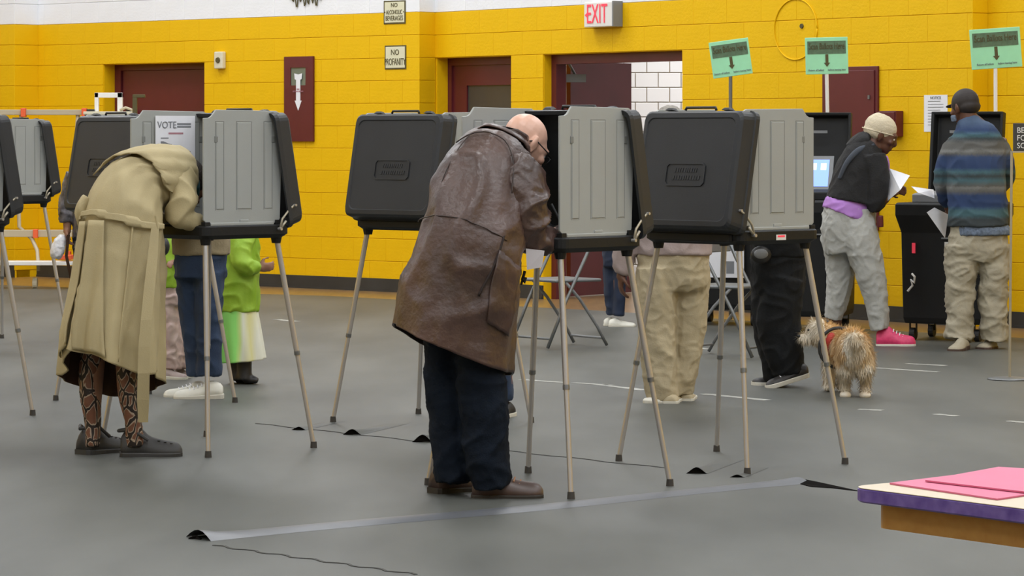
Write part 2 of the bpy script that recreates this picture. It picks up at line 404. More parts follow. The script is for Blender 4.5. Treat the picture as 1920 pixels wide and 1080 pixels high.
def wall(name, wf, L, ops, s_off=0, top=7.0, blocks=True, ztop_blocks=15, s_lo=0.0):
    """ops: (s0,s1,z0,z1) openings"""
    ss = sorted(set([0, L]+[v for o in ops for v in o[:2]])); zz = sorted(set([0, YTOP, top]+[v for o in ops for v in o[2:]]))
    q = MB()
    for i in range(len(ss)-1):
        for j in range(len(zz)-1):
            sm, zm = (ss[i]+ss[i+1])/2, (zz[j]+zz[j+1])/2
            if any(o[0] < sm < o[1] and o[2] < zm < o[3] for o in ops): continue
            q.mi = 0 if zm < YTOP else 1
            q.box(ss[i], .009, zz[j], ss[i+1], .20, zz[j+1])
    o = q.build(name, [M['yellow'], M['white_paint']], None, local=True)
    o.location = (*wf['p0'], 0); o.rotation_euler = (0, 0, wf['a']); o['kind'] = 'structure'
    if blocks:
        for k in range(0, ztop_blocks-1):
            z0 = ZB+BH*k; z1 = z0+BH
            if k == 0: pass
            iv = [(s_lo, L)]
            for op in ops:
                if op[2] < z1-.01 and op[3] > z0+.01:
                    nv = []
                    for a, b in iv:
                        if op[0] > a: nv.append((a, min(b, op[0])))
                        if op[1] < b: nv.append((max(a, op[1]), b))
                        if op[1] <= a or op[0] >= b: nv = nv
                    iv = [x for x in nv if x[1]-x[0] > .03]
            for a, b in iv:
                st = s_off+(BW/2 if k % 2 else 0); j = math.floor((a-st)/BW)
                while st+j*BW < b-.03:
                    x0 = max(a, st+j*BW); x1 = min(b, st+(j+1)*BW); j += 1
                    if x1-x0 < .04: continue
                    bm_ = blockmesh(x1-x0, BH, 'yellow' if z1 <= YTOP+.01 else 'white_paint')
                    c = bpy.data.objects.new('block', bm_); C.objects.link(c); c.parent = o; c.location = (x0, 0, z0)
    return o
def returnface(name, p, wf, depth):
    """wall return running 'away' from p; visible face towards +u"""
    q = MB()
    for mi, z0, z1 in ((0, 0, YTOP), (1, YTOP, 7)):
        q.mi = mi; q.box(-.2, .03, z0, 0, depth+.02, z1)
    o = q.build(name, [M['yellow'], M['white_paint']], None, local=True); o.location = (*p, 0); o.rotation_euler = (0, 0, wf['a']); o['kind'] = 'structure'
    # quoin blocks on the return
    for k in range(14):
        c = bpy.data.objects.new('block', blockmesh(depth, BH, 'yellow' if k < 12 else 'white_paint')); C.objects.link(c); c.parent = o
        c.location = (.009, 0, ZB+BH*k); c.rotation_euler = (0, 0, R(90))
    return o
# left recessed door
sa0 = s_of(WA, 193)[0]; sa1 = s_of(WA, 383)[0]
wall('wall_back', WA, LA, [(sa0, sa1, 0, 2.10)], s_off=.1)
wall('wall_left_pier', WL, 4.2, [], s_lo=2.6, s_off=.25)
returnface('wall_return', (A0[0]-WA['away'][0]*.3, A0[1]-WA['away'][1]*.3), WA, .3)
returnface('wall_return', pA1, WA, .21)
sb0 = s_of(WB, 814)[0]; sb1 = s_of(WB, 958)[0]; sb2 = s_of(WB, 1018)[0]; sb3 = s_of(WB, 1279)[0]
sb0 = max(sb0, .02)
wall('wall_back_right', WB, LB, [(sb0, sb1, 0, 2.10), (sb2, sb3, 0, 2.10)], s_off=.05, ztop_blocks=14)
returnface('wall_return', pB1, WB, .16)
wall('wall_right_pier', WD, 4.0, [], s_off=.2, ztop_blocks=14)
# remaining walls, floor, ceiling
def plainwall(name, x0, y0, x1, y1, s0=0):
    q = MB()
    for mi, z0, z1 in ((0, 0, YTOP), (1, YTOP, 7)):
        q.mi = mi; q.box(min(x0, x1), min(y0, y1), z0, max(x0, x1), max(y0, y1), z1)
    o = q.build(name, [M['yellow'], M['white_paint']], None, local=True); o['kind'] = 'structure'; return o
lx = WL['p0'][0]; ly = WL['p0'][1]
plainwall('wall_left', lx-.2, -4, lx, ly+.15)
rx = D0[0]+dB[0]*4; ry = D0[1]+dB[1]*4
plainwall('wall_right', rx, -4, rx+.2, ry+.1)
plainwall('wall_front', lx-.2, -4.2, rx+.2, -4)
q = MB(); q.add([(lx-1, -5, 0), (rx+1, -5, 0), (rx+1, 37, 0), (lx-1, 37, 0)], [(0, 1, 2, 3)])
q.add([(lx-1, -5, -.1), (rx+1, -5, -.1), (rx+1, 37, -.1), (lx-1, 37, -.1)], [(3, 2, 1, 0)])
q.build('floor', M['wood_floor'], None, local=True)['kind'] = 'structure'
q = MB(); q.box(lx-.5, -4.5, 7, rx+.5, 36.5, 7.2); q.build('ceiling', M['white_paint'], None, local=True)['kind'] = 'structure'
# grey protective floor cover laid over the boards
def offline(wf, s, off): return (wf['p0'][0]+wf['u'][0]*s-wf['away'][0]*off, wf['p0'][1]+wf['u'][1]*s-wf['away'][1]*off)
pts = [(lx+.05, -3.9), (rx-.05, -3.9), (rx-.05, offline(WD, 4, 1.0)[1]-.1), offline(WD, 0, 1.0), offline(WB, 3.4, .8), offline(WB, 0, 1.15), offline(WA, 3.5, 1.25), offline(WA, 0, 1.6), (lx+.05, offline(WL, .2, 1.2)[1])]
q = MB(); n = len(pts); q.hull([(x, y, .0005) for x, y in pts], [(x, y, .004) for x, y in pts])
q.build('floor_cover', M['tarp'], None, local=True)['kind'] = 'structure'
FZ = .004
# baseboards
def base(name, wf, s0, s1):
    q = MB(); q.box(s0, -.012, 0, s1, 0.006, .118); q.box(s0, -.018, 0, s1, -.012, .02)
    o = q.build(name, M['dark_base'], None, local=True); o.location = (*wf['p0'], 0); o.rotation_euler = (0, 0, wf['a']); o['kind'] = 'structure'
base('baseboard_left', WL, 0, 4.2); base('baseboard_back', WA, 0, sa0); base('baseboard_back', WA, sa1, LA)
base('baseboard_right', WB, sb1, sb2); base('baseboard_right', WB, sb3, LB); base('baseboard_right', WD, 0, 4)

# doors -----------------------------------------------------
def frame(wf, name, s=0, off=0, z=0, label=None, cat=None, kind=None):
    o = bpy.data.objects.new(name, None); C.objects.link(o)
    o.location = (wf['p0'][0]+wf['u'][0]*s+wf['away'][0]*off, wf['p0'][1]+wf['u'][1]*s+wf['away'][1]*off, z)
    o.rotation_euler = (0, 0, wf['a']); return tag(o, label, cat, None, kind)
# door_1: far left, plain maroon, recessed
d = frame(WA, 'door_1', sa0, .2, kind='structure'); wd = sa1-sa0
lbox('door_leaf', M['maroon'], d, (.10, -.03, .01, wd-.05, .02, 2.04), .004)
lbox('door_frame', M['maroon'], d, (0.0, -.05, 2.04, wd, .04, 2.10)); lbox('door_jamb', M['maroon'], d, (0, -.05, 0, .09, .04, 2.04)); lbox('door_jamb', M['maroon'], d, (wd-.05, -.05, 0, wd, .04, 2.04))
for xx in (.12,):
    lbox('door_closer', M['black'], d, (xx+.0+.12, -.12, 1.52, xx+.15, -.03, 1.66), .005)
    lbox('panic_bar', M['black'], d, (xx+.1, -.1, 1.0, wd-.15, -.05, 1.05), .005)
def jambs(wf, s0, s1, depth, nm):      # yellow reveal of a recess
    q = MB(); q.box(-.02, .012, 0, .004, depth, 2.10); q.box(s1-s0-.004, .012, 0, s1-s0+.02, depth, 2.10); q.box(0, .012, 2.096, s1-s0, depth, 2.12)
    o = q.build(nm, M['yellow'], None, local=True); o.location = (wf['p0'][0]+wf['u'][0]*s0, wf['p0'][1]+wf['u'][1]*s0, 0); o.rotation_euler = (0, 0, wf['a']); o['kind'] = 'structure'
jambs(WA, sa0, sa1, .2, 'trim_1')
# door_2 : maroon with a dark wired glass pane
d = frame(WB, 'door_2', sb0, .15, kind='structure'); wd = sb1-sb0
jambs(WB, sb0, sb1, .15, 'trim_2')
lbox('door_frame', M['maroon'], d, (0, -.02, 2.03, wd, .05, 2.10)); lbox('door_jamb', M['maroon'], d, (0, -.02, 0, .06, .05, 2.03)); lbox('door_jamb', M['maroon'], d, (wd-.06, -.02, 0, wd, .05, 2.03))
q = MB()
gx0, gx1, gz0, gz1 = .26, wd-.14, .95, 1.85
for b in ((.06, 0, .01, gx0, .045, 2.03), (gx1, 0, .01, wd-.06, .045, 2.03), (gx0, 0, .01, gx1, .045, gz0), (gx0, 0, gz1, gx1, .045, 2.03)): q.box(*b)
q.build('door_leaf', M['maroon'], d, local=True)
lbox('door_pane', M['glass_dark'], d, (gx0-.005, .015, gz0-.005, gx1+.005, .025, gz1+.005))
lbox('door_handle', M['steel'], d, (.10, -.06, .98, .13, 0, 1.10), .005)
# door_3 : open doorway to the tiled corridor
d = frame(WB, 'door_3', sb2, .12, kind='structure'); wd = sb3-sb2
jambs(WB, sb2, sb3, .12, 'trim_3')
lbox('door_frame', M['maroon'], d, (0, -.03, 2.015, wd, .08, 2.10)); lbox('door_jamb', M['maroon'], d, (0, -.03, 0, .07, .08, 2.015)); lbox('door_jamb', M['maroon'], d, (wd-.03, .05, 0, wd, .08, 2.015))
hp = Vector(((1066-960)*27.75/F, 27.75, 0)); ep = Vector(((1180-960)*28.5/F, 28.5, 0))
# leaf built in world space, then parented in the frame's local space
q = MB(); dirv = (ep-hp).normalized(); nv = Vector((-dirv.y, dirv.x, 0))*.022
for a, b, z0, z1 in ((hp, ep, .01, 2.045),):
    q.hull([a-nv+Vector((0, 0, z0)), b-nv+Vector((0, 0, z0)), b+nv+Vector((0, 0, z0)), a+nv+Vector((0, 0, z0))], [a-nv+Vector((0, 0, z1)), b-nv+Vector((0, 0, z1)), b+nv+Vector((0, 0, z1)), a+nv+Vector((0, 0, z1))])
def inparent(o, parent):
    o.data.transform((Matrix.Translation(parent.location) @ Matrix.Rotation(parent.rotation_euler.z, 4, 'Z')).inverted()); o.parent = parent; return o
inparent(q.build('door_leaf', M['maroon'], None, local=True), d)
q = MB(); q.cyl(W(1066, 118, 27.6), W(1078, 139, 27.7), .012); a = W(1064, 150, 27.66); q.box(a.x-.02, a.y-.03, a.z-.02, a.x+.16, a.y+.03, a.z+.05)
inparent(q.build('door_closer', M['steel'], None, local=True), d)
# corridor behind the doorway
YC = 31.2
o = MB(); o.box(-.8, YC+.01, 0, 4.6, YC+.15, 3.2); o = o.build('wall_corridor', M['grout'], None, local=True); o['kind'] = 'structure'
tw, th = 43*YC/F, 27.7*YC/F
x_ref = (1234-960)*YC/F; z_ref = CH-(164-HY)*YC/F
q = MB(); g = .0045
q.add([(g, .008, g), (tw-g, .008, g), (tw-g, .008, th-g), (g, .008, th-g), (g, .002, g), (tw-g, .002, g), (tw-g, .002, th-g), (g, .002, th-g), (g+.004, 0, g+.004), (tw-g-.004, 0, g+.004), (tw-g-.004, 0, th-g-.004), (g+.004, 0, th-g-.004)],
      [(0, 1, 5, 4), (1, 2, 6, 5), (2, 3, 7, 6), (3, 0, 4, 7), (4, 5, 9, 8), (5, 6, 10, 9), (6, 7, 11, 10), (7, 4, 8, 11), (8, 9, 10, 11)])
tm = q.mesh('tile'); tm.materials.append(M['tile'])
k0 = -int(z_ref/th)
for k in range(k0, 9):
    for j in range(-4, 6):
        c = bpy.data.objects.new('tile', tm); C.objects.link(c); c.parent = o
        c.location = (x_ref+(j+(.5 if k % 2 else 0))*tw, YC-.002, z_ref+k*th)
q = MB(); q.box(-.8, 29.0, 3.2, 4.6, YC+.15, 3.3); q.box(4.6, 26, 0, 4.7, YC+.15, 3.3); q.box(-.9, 29.4, 0, -.8, YC+.15, 3.3)
q.build('wall_corridor_side', M['white_paint'], None, local=True)['kind'] = 'structure'

# things on the wall -----------------------------------------
def onwall(wf, name, x0, y0, x1, y1, label, cat, dpt=.02):
    s0, s1 = s_of(wf, x0)[0], s_of(wf, x1)[0]; xm = (x0+x1)/2
    zt, zb = z_of(wf, xm, y0), z_of(wf, xm, y1)
    r = frame(wf, name, (s0+s1)/2, 0, zb, label, cat); return r, s1-s0, zt-zb
# maroon extinguisher cabinet
r, w_, h_ = onwall(WA, 'extinguisher_cabinet', 536, 106, 590, 265, 'narrow maroon wall cabinet with small window and white downward arrow', 'cabinet')
q = MB(); hw = w_/2; a, b, c_, d_ = -hw*.55, hw*.5, h_*.66, h_*.87
for bx in ((-hw, -.025, 0, a, -.002, h_), (b, -.025, 0, hw, -.002, h_), (a, -.025, 0, b, -.002, c_), (a, -.025, d_, b, -.002, h_)): q.box(*bx)
q.build('cabinet_door', M['maroon'], r, local=True)
lbox('pane', M['glass_green'], r, (a, -.016, c_, b, -.008, d_))
q = MB(); q.prism([(-.045, .80*1), (-.05, .88), (0, .865), (.05, .88), (.045, .80), (.027, .79), (.027, .50), (.045, .50), (0, .36), (-.045, .50), (-.027, .50), (-.027, .79)][::-1], -.0265, -.024)
o = q.build('arrow_sticker', M['paper'], r, local=True); o.scale = (1, 1, .66); o.location = (0, -.001, .045)
text('lettering', 'FIRE\nEXTINGUISHER', .02, M['red_ink'], r, T(0, -.029, h_*.60) @ TXT)
# signs on the pier
def metalsign(x0, y0, x1, y1, lines, label):
    r, w_, h_ = onwall(WA, 'wall_sign', x0, y0, x1, y1, label, 'sign')
    lbox('sign_border', M['sign_ink'], r, (-w_/2, -.006, 0, w_/2, -.001, h_), .012, seg=3)
    e = .013; lbox('sign_face', M['cream'], r, (-w_/2+e, -.008, e, w_/2-e, -.004, h_-e), .01, seg=3)
    for t_, zf, sz, sx in lines: text('lettering', t_, sz, M['sign_ink'], r, T(0, -.010, h_*zf) @ TXT, sx=sx)
metalsign(720, 1, 761, 45, [('NO', .80, .052, 1), ('• ALCOHOLIC •', .50, .056, .62), ('BEVERAGES', .24, .062, .68)], 'cream sign reading no alcoholic beverages, upper of two on the yellow pier')
metalsign(722, 85, 762, 130, [('NO', .70, .072, .9), ('PROFANITY', .30, .088, .56)], 'cream sign reading no profanity, lower of two on the yellow pier')
# horn / strobe
r, w_, h_ = onwall(WA, 'wall_alarm', 408, 97, 424, 129, 'small ivory alarm device with dark round lens on yellow wall', 'alarm')
lbox('housing', M['device'], r, (-w_/2, -.05, 0, w_/2, -.001, h_), .01)
q = MB(); q.cyl((0, -.05, h_*.5), (0, -.062, h_*.5), .028, .024, 16); q.build('lens', M['sign_ink'], r, local=True, smooth=False)
# exit sign
r, w_, h_ = onwall(WB, 'exit_sign', 1112, 4, 1166, 51, 'white illuminated exit sign with red letters above the doorways', 'sign')
lbox('housing', M['exit_white'], r, (-w_/2, -.10, 0, w_/2, -.001, h_), .008)
lbox('bezel', M['grey_frame'], r, (w_/2-.004, -.105, 0, w_/2+.012, -.001, h_+.003), .002)
text('lettering', 'EXIT', h_*1.10, M['exit_red'], r, T(-.015, -.104, h_*.49) @ TXT, sx=w_/(h_*3.1))
q = MB(); q.prism([(-w_/2+.05, h_*.38), (-w_/2+.05, h_*.60), (-w_/2+.018, h_*.49)][::1], -.105, -.101); q.build('arrow', M['exit_red'], r, local=True)
# maroon panels at right
r, w_, h_ = onwall(WB, 'electrical_panel', 1545, 125, 1649, 430, 'large maroon steel panel door on yellow wall behind the scanners', 'panel')
lbox('panel_frame', M['maroon'], r, (-w_/2, -.02, 0, w_/2, -.001, h_), .003); lbox('panel_door', M['maroon'], r, (-w_/2+.10, -.03, .03, w_/2-.03, -.02, h_-.03), .003)
for zz_ in (.2, h_-.25): lbox('latch', M['steel'], r, (w_/2-.09, -.038, zz_, w_/2-.07, -.03, zz_+.03))
r, w_, h_ = onwall(WB, 'junction_box', 1661, 208, 1694, 256, 'small maroon box on the wall right of the large maroon panel', 'box')
lbox('box_body', M['maroon'], r, (-w_/2, -.08, 0, w_/2, -.001, h_), .004); lbox('box_cover', M['maroon'], r, (-w_/2+.01, -.088, .01, w_/2-.01, -.08, h_-.01), .003)
r, w_, h_ = onwall(WB, 'posted_notice', 1733, 178, 1777, 247, 'white printed notice taped to the yellow wall', 'notice')
lbox('sheet', M['paper'], r, (-w_/2, -.003, 0, w_/2, -.001, h_))
q = MB()
for i in range(9): q.box(-w_*.33, -.0045, h_*(.82-.08*i), w_*(.33 if i % 3 else .2), -.003, h_*(.835-.08*i))
q.build('printed_lines', M['ink'], r, local=True); text('lettering', 'NOTICE', .03, M['ink'], r, T(0, -.0045, h_*.92) @ TXT)
# ring moulding
r, w_, h_ = onwall(WB, 'wall_ring', 1449, -2, 1536, 112, 'thin yellow painted ring fixed on the yellow block wall', 'ring')
q = MB(); rr = h_/2; q.tube([(rr*1.03*math.cos(a*math.pi/24), -.004, rr+rr*math.sin(a*math.pi/24)) for a in range(49)], .006, 6); q.build('ring_bead', M['yellow'], r, local=True, smooth=True)
q = MB(); q.cyl((.07, 0, rr*1.10), (.07, -.01, rr*1.10), .02, .018); q.build('screw_hole', M['sign_ink'], r, local=True)
# dangling spray line of script on the white band
r, w_, h_ = onwall(WA, 'painted_lettering', 545, -22, 606, 9, 'brown painted script on the white wall band, cut by the frame top', 'lettering')
q = MB(); q.tube([(-w_/2+w_*i/40, -.010, h_*.35+.05*math.sin(i*1.3)+.03*math.sin(i*.55)) for i in range(41)], .006, 5); q.build('script', M['sign_ink'], r, local=True)

# ------------------------------------------------------------ floor folds, marks
def ripple(px, py, wpx, hpx, length, name='floor_fold', label='', group=None):
    """a lifted wave of the floor cover, its dark mouth towards the camera"""
    c = G(px, py); sc_ = c.y/F; hw = wpx/2*sc_; h = hpx*sc_*1.15; d = Vector((.30, .95, 0)).normalized(); s = Vector((.99, -.12, 0))
    n = 12; rings = []; q = MB()
    for j in range(9):
        t = j/8; k = (1-t)**1.5; row = []
        for i in range(n+1):
            u = -1+2*i/n
            row.append(c+s*(u*hw*(1+.3*t))+d*(t*length)+Vector((0, 0, FZ+.001+h*k*(math.cos(u*math.pi/2)**1.4))))
        rings.append(row)
    vs = [p for r_ in rings for p in r_]; fs = [(j*(n+1)+i, j*(n+1)+i+1, (j+1)*(n+1)+i+1, (j+1)*(n+1)+i) for j in range(8) for i in range(n)]
    r = empty(name, c, 0, label, 'floor fold', group)
    q.add(vs, fs); q.build('raised_cover', M['tarp'], r, smooth=True)
    q = MB(); q.add([p+d*.012 for p in rings[0]]+[c-s*hw+Vector((0, 0, FZ)), c+s*hw+Vector((0, 0, FZ))], [tuple(range(n+1))+(n+2, n+1)]); q.build('mouth_shade', M['black_void'], r)  # black sheet closing the mouth, painted as the shade under the raised cover
for a in ((560, 808, 28, 5, .5, 'small black-mouthed fold beside the front right leg of the leftmost complete booth'), (660, 817, 36, 9, .6, 'black-mouthed floor fold below the left foot of the second booth'),
          (792, 831, 40, 12, .6, 'black-mouthed floor fold beside the leather-coat man\'s trouser leg'), (1306, 890, 40, 10, .6, 'black-mouthed floor fold just left of the bright leg of the right booth'),
          (1382, 897, 28, 4, .4, 'thin dark floor fold just under the bright leg of the right booth')):
    ripple(*a[:5], label=a[5])
# long flattened fold with its two curled ends
def strip():
    a = G(372, 1013); b = G(1500, 906); d = (b-a).normalized(); s = Vector((-d.y, d.x, 0))
    r = empty('floor_seam_strip', a, 0, 'long grey-blue flattened fold running across the foreground floor', 'floor fold')
    N = 40; n = 6; vs = []
    for j in range(N+1):
        t = j/N; c = a.lerp(b, t); hw = .085*(1-.25*abs(t-.3))
        c = c+s*(.02*math.sin(t*9)); h = .010+.022*math.exp(-t*30)+.010*math.exp(-(1-t)*30)
        for i in range(n+1):
            u = -1+2*i/n; vs.append(c+s*u*hw+Vector((0, 0, FZ+.0005+h*math.cos(u*math.pi/2))))
    q = MB(); q.add(vs, [(j*(n+1)+i, (j+1)*(n+1)+i, (j+1)*(n+1)+i+1, j*(n+1)+i+1) for j in range(N) for i in range(n)])
    q.build('fold_surface', M['tarp_fold'], r, smooth=True)
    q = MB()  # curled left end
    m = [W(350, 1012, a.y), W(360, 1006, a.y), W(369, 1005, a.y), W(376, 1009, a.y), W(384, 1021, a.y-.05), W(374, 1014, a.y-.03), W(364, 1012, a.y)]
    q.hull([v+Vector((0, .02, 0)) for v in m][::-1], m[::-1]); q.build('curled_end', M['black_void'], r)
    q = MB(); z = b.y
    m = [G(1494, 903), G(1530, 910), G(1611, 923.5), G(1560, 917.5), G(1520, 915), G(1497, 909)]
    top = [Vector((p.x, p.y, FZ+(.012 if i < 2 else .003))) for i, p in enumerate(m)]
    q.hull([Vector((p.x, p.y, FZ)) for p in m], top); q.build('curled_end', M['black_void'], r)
strip()
def mark(x0, y0, x1, y1, wd, label, group='worn white tape marks on the floor'):
    a = G(x0, y0); b = G(x1, y1); d = (b-a).normalized(); s = Vector((-d.y, d.x, 0))*wd
    q = MB(); n = 10; vs = []
    rnd = random.Random(int(x0+y0))
    for j in range(n+1):
        c = a.lerp(b, j/n); k = .55+.45*rnd.random(); vs += [c-s*k+Vector((0, 0, FZ+.0004)), c+s*k+Vector((0, 0, FZ+.0004)), c-s*k+Vector((0, 0, FZ+.0012)), c+s*k+Vector((0, 0, FZ+.0012))]
    fs = []
    for j in range(n): fs += [(4*j+2, 4*j+6, 4*j+7, 4*j+3), (4*j, 4*j+4, 4*j+6, 4*j+2), (4*j+1, 4*j+3, 4*j+7, 4*j+5)]
    q.add(vs, fs); o = q.build('floor_tape', M['tape'], None); recenter(o); tag(o, label, 'tape', group)
for m_ in ((976, 713, 1062, 719, .03, 'white floor tape mark left of the brightest booth leg'), (1076, 719, 1150, 724, .03, 'white floor tape mark just right of the brightest booth leg'),
           (1125, 723, 1210, 733, .04, 'white floor tape mark ending at the beige trousers'), (1318, 740, 1440, 752, .04, 'white floor tape mark right of the beige trousers, crossing booth legs'),
           (1640, 691, 1760, 699, .03, 'white floor tape mark right of the dog'), (1700, 683, 1775, 687, .03, 'short pale tape mark between dog and sign stand'),
           (1610, 769, 1655, 771, .03, 'short pale scuff on the floor right below the dog'), (1755, 778, 1795, 782, .03, 'short pale scuff left of the sign stand foot'),
           (1300, 653, 1330, 656, .04, 'pale tape mark behind the beige trousers under the chair'), (1890, 791, 1925, 794, .03, 'pale scuff at the right edge of the picture'),
           (520, 600, 556, 604, .05, 'thin pale floor line right of the girl in the skirt')):
    mark(*m_)
# dark seams between cover sheets
def seam(p, q_, label):
    a = G(*p); b = G(*q_); d = (b-a).normalized(); s = Vector((-d.y, d.x, 0))*.006; q = MB(); vs = []
    N = 24
    for j in range(N+1):
        c = a.lerp(b, j/N)+s*2.5*math.sin(j*1.7); vs += [c-s+Vector((0, 0, FZ+.0004)), c+s+Vector((0, 0, FZ+.0004)), c-s+Vector((0, 0, FZ+.0022)), c+s+Vector((0, 0, FZ+.0022))]
    fs = []
    for j in range(N): fs += [(4*j+2, 4*j+6, 4*j+7, 4*j+3), (4*j, 4*j+4, 4*j+6, 4*j+2), (4*j+1, 4*j+3, 4*j+7, 4*j+5)]
    q.add(vs, fs); o = q.build('floor_seam', M['dark_base'], None); recenter(o); tag(o, label, 'seam')
M['seam'] = mat('seam_dark', (.05, .05, .045), .8)  # dark colour of the seam lines
seam((480, 796), (1250, 880), 'dark seam in the grey floor cover passing under the booths')
seam((400, 1025), (780, 1080), 'dark seam at the bottom of the picture left of centre')
for o in C.objects:
    if o.name.startswith('floor_seam') and o.type == 'MESH': o.data.materials[0] = M['seam']

# ------------------------------------------------------------ voting booths
def make_booth():
    r = empty('voting_booth', (0, 0, 0))
    HX, HW = .25, .285; TB, TT = .945, 1.005
    q = MB()
    def rr(x0, y0, x1, y1, z, rad=.04, n=4):
        o_ = []
        for cx, cy, a0 in ((x1-rad, y0+rad, -90), (x1-rad, y1-rad, 0), (x0+rad, y1-rad, 90), (x0+rad, y0+rad, 180)):
            for i in range(n+1):
                a = R(a0+90*i/n); o_.append((cx+rad*math.cos(a), cy+rad*math.sin(a), z))
        return o_
    loops = [rr(-HX+.02, -HW+.02, HX-.02, HW-.02, TB), rr(-HX, -HW, HX, HW, TB+.018), rr(-HX, -HW, HX, HW, TT-.006), rr(-HX+.006, -HW+.006, HX-.006, HW-.006, TT)]
    q.rings([l for l in loops]); q.build('table_tray', M['shell_in'], r, local=True, smooth=False)
    q = MB(); q.box(-.235, -.245, TT, .215, .245, TT+.004); q.build('writing_surface', M['shell_in'], r, local=True)
    # legs
    for sx in (-1, 1):
        for sy in (-1, 1):
            a = Vector((sx*.205, sy*.235, TB+.005)); b = Vector((sx*.305, sy*.375, .012))
            m = a.lerp(b, .56); q = MB(); q.cyl(a, m, .0125, n=14); q.cyl(m, b, .0105, n=14)
            lg = q.build('leg', M['chrome'], r, local=True, smooth=True)
            md = lg.modifiers.new('e', 'EDGE_SPLIT'); md.split_angle = R(40)
            q = MB(); q.cyl(b+Vector((0, 0, .02)), Vector((b.x, b.y, 0.004)), .0135, .0155, n=14); q.build('rubber_foot', M['rubber'], lg, local=True)
            q = MB(); q.cyl(m-(m-a).normalized()*.012, m+(b-m).normalized()*.006, .0137, n=14); q.build('collar', M['steel'], lg, local=True)
            q = MB(); q.cyl(a+Vector((0, 0, -.03)), a, .02, .026, n=12); q.build('leg_socket', M['shell_in'], lg, local=True)
    # side panels with grooves, notched upper front corner
    for sy in (-1, 1):
        y = sy*.255
        prof = [(-.235, 1.03), (-.215, 1.012), (.19, 1.012), (.205, 1.03), (.222, 1.46), (.20, 1.505), (.185, 1.512), (-.165, 1.516), (-.19, 1.488), (-.205, 1.480), (-.235, 1.478)]
        q = MB(); q.prism(prof, y-.005, y+.005); pn = q.build('side_panel', M['panel'], r, local=True, bevel=.002)
        for gx, gw in ((-.145, .045), (-.005, .085), (.135, .045)):
            for s2 in (-1, 1):
                q = MB(); yy = y+s2*.0052; x0, x1, z0, z1 = gx-gw/2, gx+gw/2, 1.075, 1.462
                # raised rib with outlined edge
                q.hull([(x0, y, z0), (x1, y, z0), (x1, y, z1), (x0, y, z1)], [(x0+.004, yy+s2*.003, z0+.004), (x1-.004, yy+s2*.003, z0+.004), (x1-.004, yy+s2*.003, z1-.004), (x0+.004, yy+s2*.003, z1-.004)])
                q.build('rib', M['panel'], pn, local=True)
        q = MB()
        for s2 in (-1, 1):
            yy = y+s2*.0056
            for gx, gw in ((-.145, .045), (-.005, .085), (.135, .045)):
                x0, x1, z0, z1 = gx-gw/2-.003, gx+gw/2+.003, 1.072, 1.465
                for b in ((x0, z0, x0+.0025, z1), (x1-.0025, z0, x1, z1), (x0, z1-.0025, x1, z1)): q.box(b[0], min(y, yy), b[1], b[2], max(y, yy), b[3])
        q.build('groove_line', M['groove'], pn, local=True)
        q = MB(); q.box(-.20, y-.012, 1.004, .165, y+.012, 1.018); q.build('panel_clip', M['panel'], pn, local=True, bevel=.003)
        q = MB(); q.box(-.03, y-.009, 1.018, .02, y+.009, 1.030); q.build('panel_latch', M['panel'], pn, local=True, bevel=.002)
        for b_ in ((-.235, y-.014, 1.0, -.205, y+.014, 1.022), (.175, y-.014, 1.0, .21, y+.014, 1.025)): lbox('hinge_block', M['shell_in'], pn, b_, .002)
        for dx in (-.165, .165): lbox('finger_grip', M['groove'], pn, (dx-.010, y-.0085, 1.37, dx+.010, y+.0085, 1.40), .003)
        # strut
        q = MB(); yy = sy*.295; q.cyl((.185, yy, .992), (.21, yy, 1.02), .006, n=8); q.tube([(.175, yy, .985), (.19, yy, 1.03), (.235, yy, 1.075), (.262, yy, 1.09)], .005, 8)
        q.build('strut', M['strut'], r, local=True, smooth=True)
        q = MB(); q.cyl((.262, sy*.285, 1.09), (.262, sy*.306, 1.09), .006, n=10); q.cyl((.176, sy*.28, .985), (.176, sy*.306, .985), .007, n=10); q.build('pivot_pin', M['chrome'], r, local=True)
    # lid shell: open tray standing up behind, leaning; local frame: u=y (width), v=up along lid, n=outward
    lean = R(10.5); v = Vector((-math.sin(lean), 0, math.cos(lean))); nn = Vector((math.cos(lean), 0, math.sin(lean)))
    O = Vector((.235, 0, .985)); H = .525; HWL = .30
    def P(u, h, d_): return O+Vector((0, u, 0))+v*h+nn*d_
    def loop(ins, d_, rad=.035, n=4, top=0, bot=0):
        o_ = []
        x0, x1, z0, z1 = -HWL+ins, HWL-ins, ins+bot, H-ins-top
        for cx, cz, a0 in ((x1-rad, z0+rad, -90), (x1-rad, z1-rad, 0), (x0+rad, z1-rad, 90), (x0+rad, z0+rad, 180)):
            for i in range(n+1):
                a = R(a0+90*i/n); o_.append(P(cx+rad*math.cos(a), cz+rad*math.sin(a), d_))
        return o_
    rings = [loop(.034, .078), loop(.016, .004), loop(.0, .0), loop(.0, .022), loop(.006, .026), loop(.012, .085), loop(.022, .097), loop(.042, .099), loop(.046, .095)]
    q = MB(); q.rings(rings); q.m = [0]*len(q.m)
    nseg = len(rings[0]); q.m[-2] = 1          # inner floor of the tray is cap0
    for i in range(2*nseg): q.m[i] = 1 if i < nseg else 0
    lid = q.build('lid', [M['shell'], M['shell_in']], r, local=True)
    q = MB(); lp = [P(x, z, .0955) for x, z in ((-.115, .205), (-.10, .19), (.10, .19), (.115, .205), (.115, .275), (.10, .29), (-.10, .29), (-.115, .275))]
    inn = [P(x, z, .0955) for x, z in ((-.108, .208), (-.097, .197), (.097, .197), (.108, .208), (.108, .272), (.097, .283), (-.097, .283), (-.108, .272))]
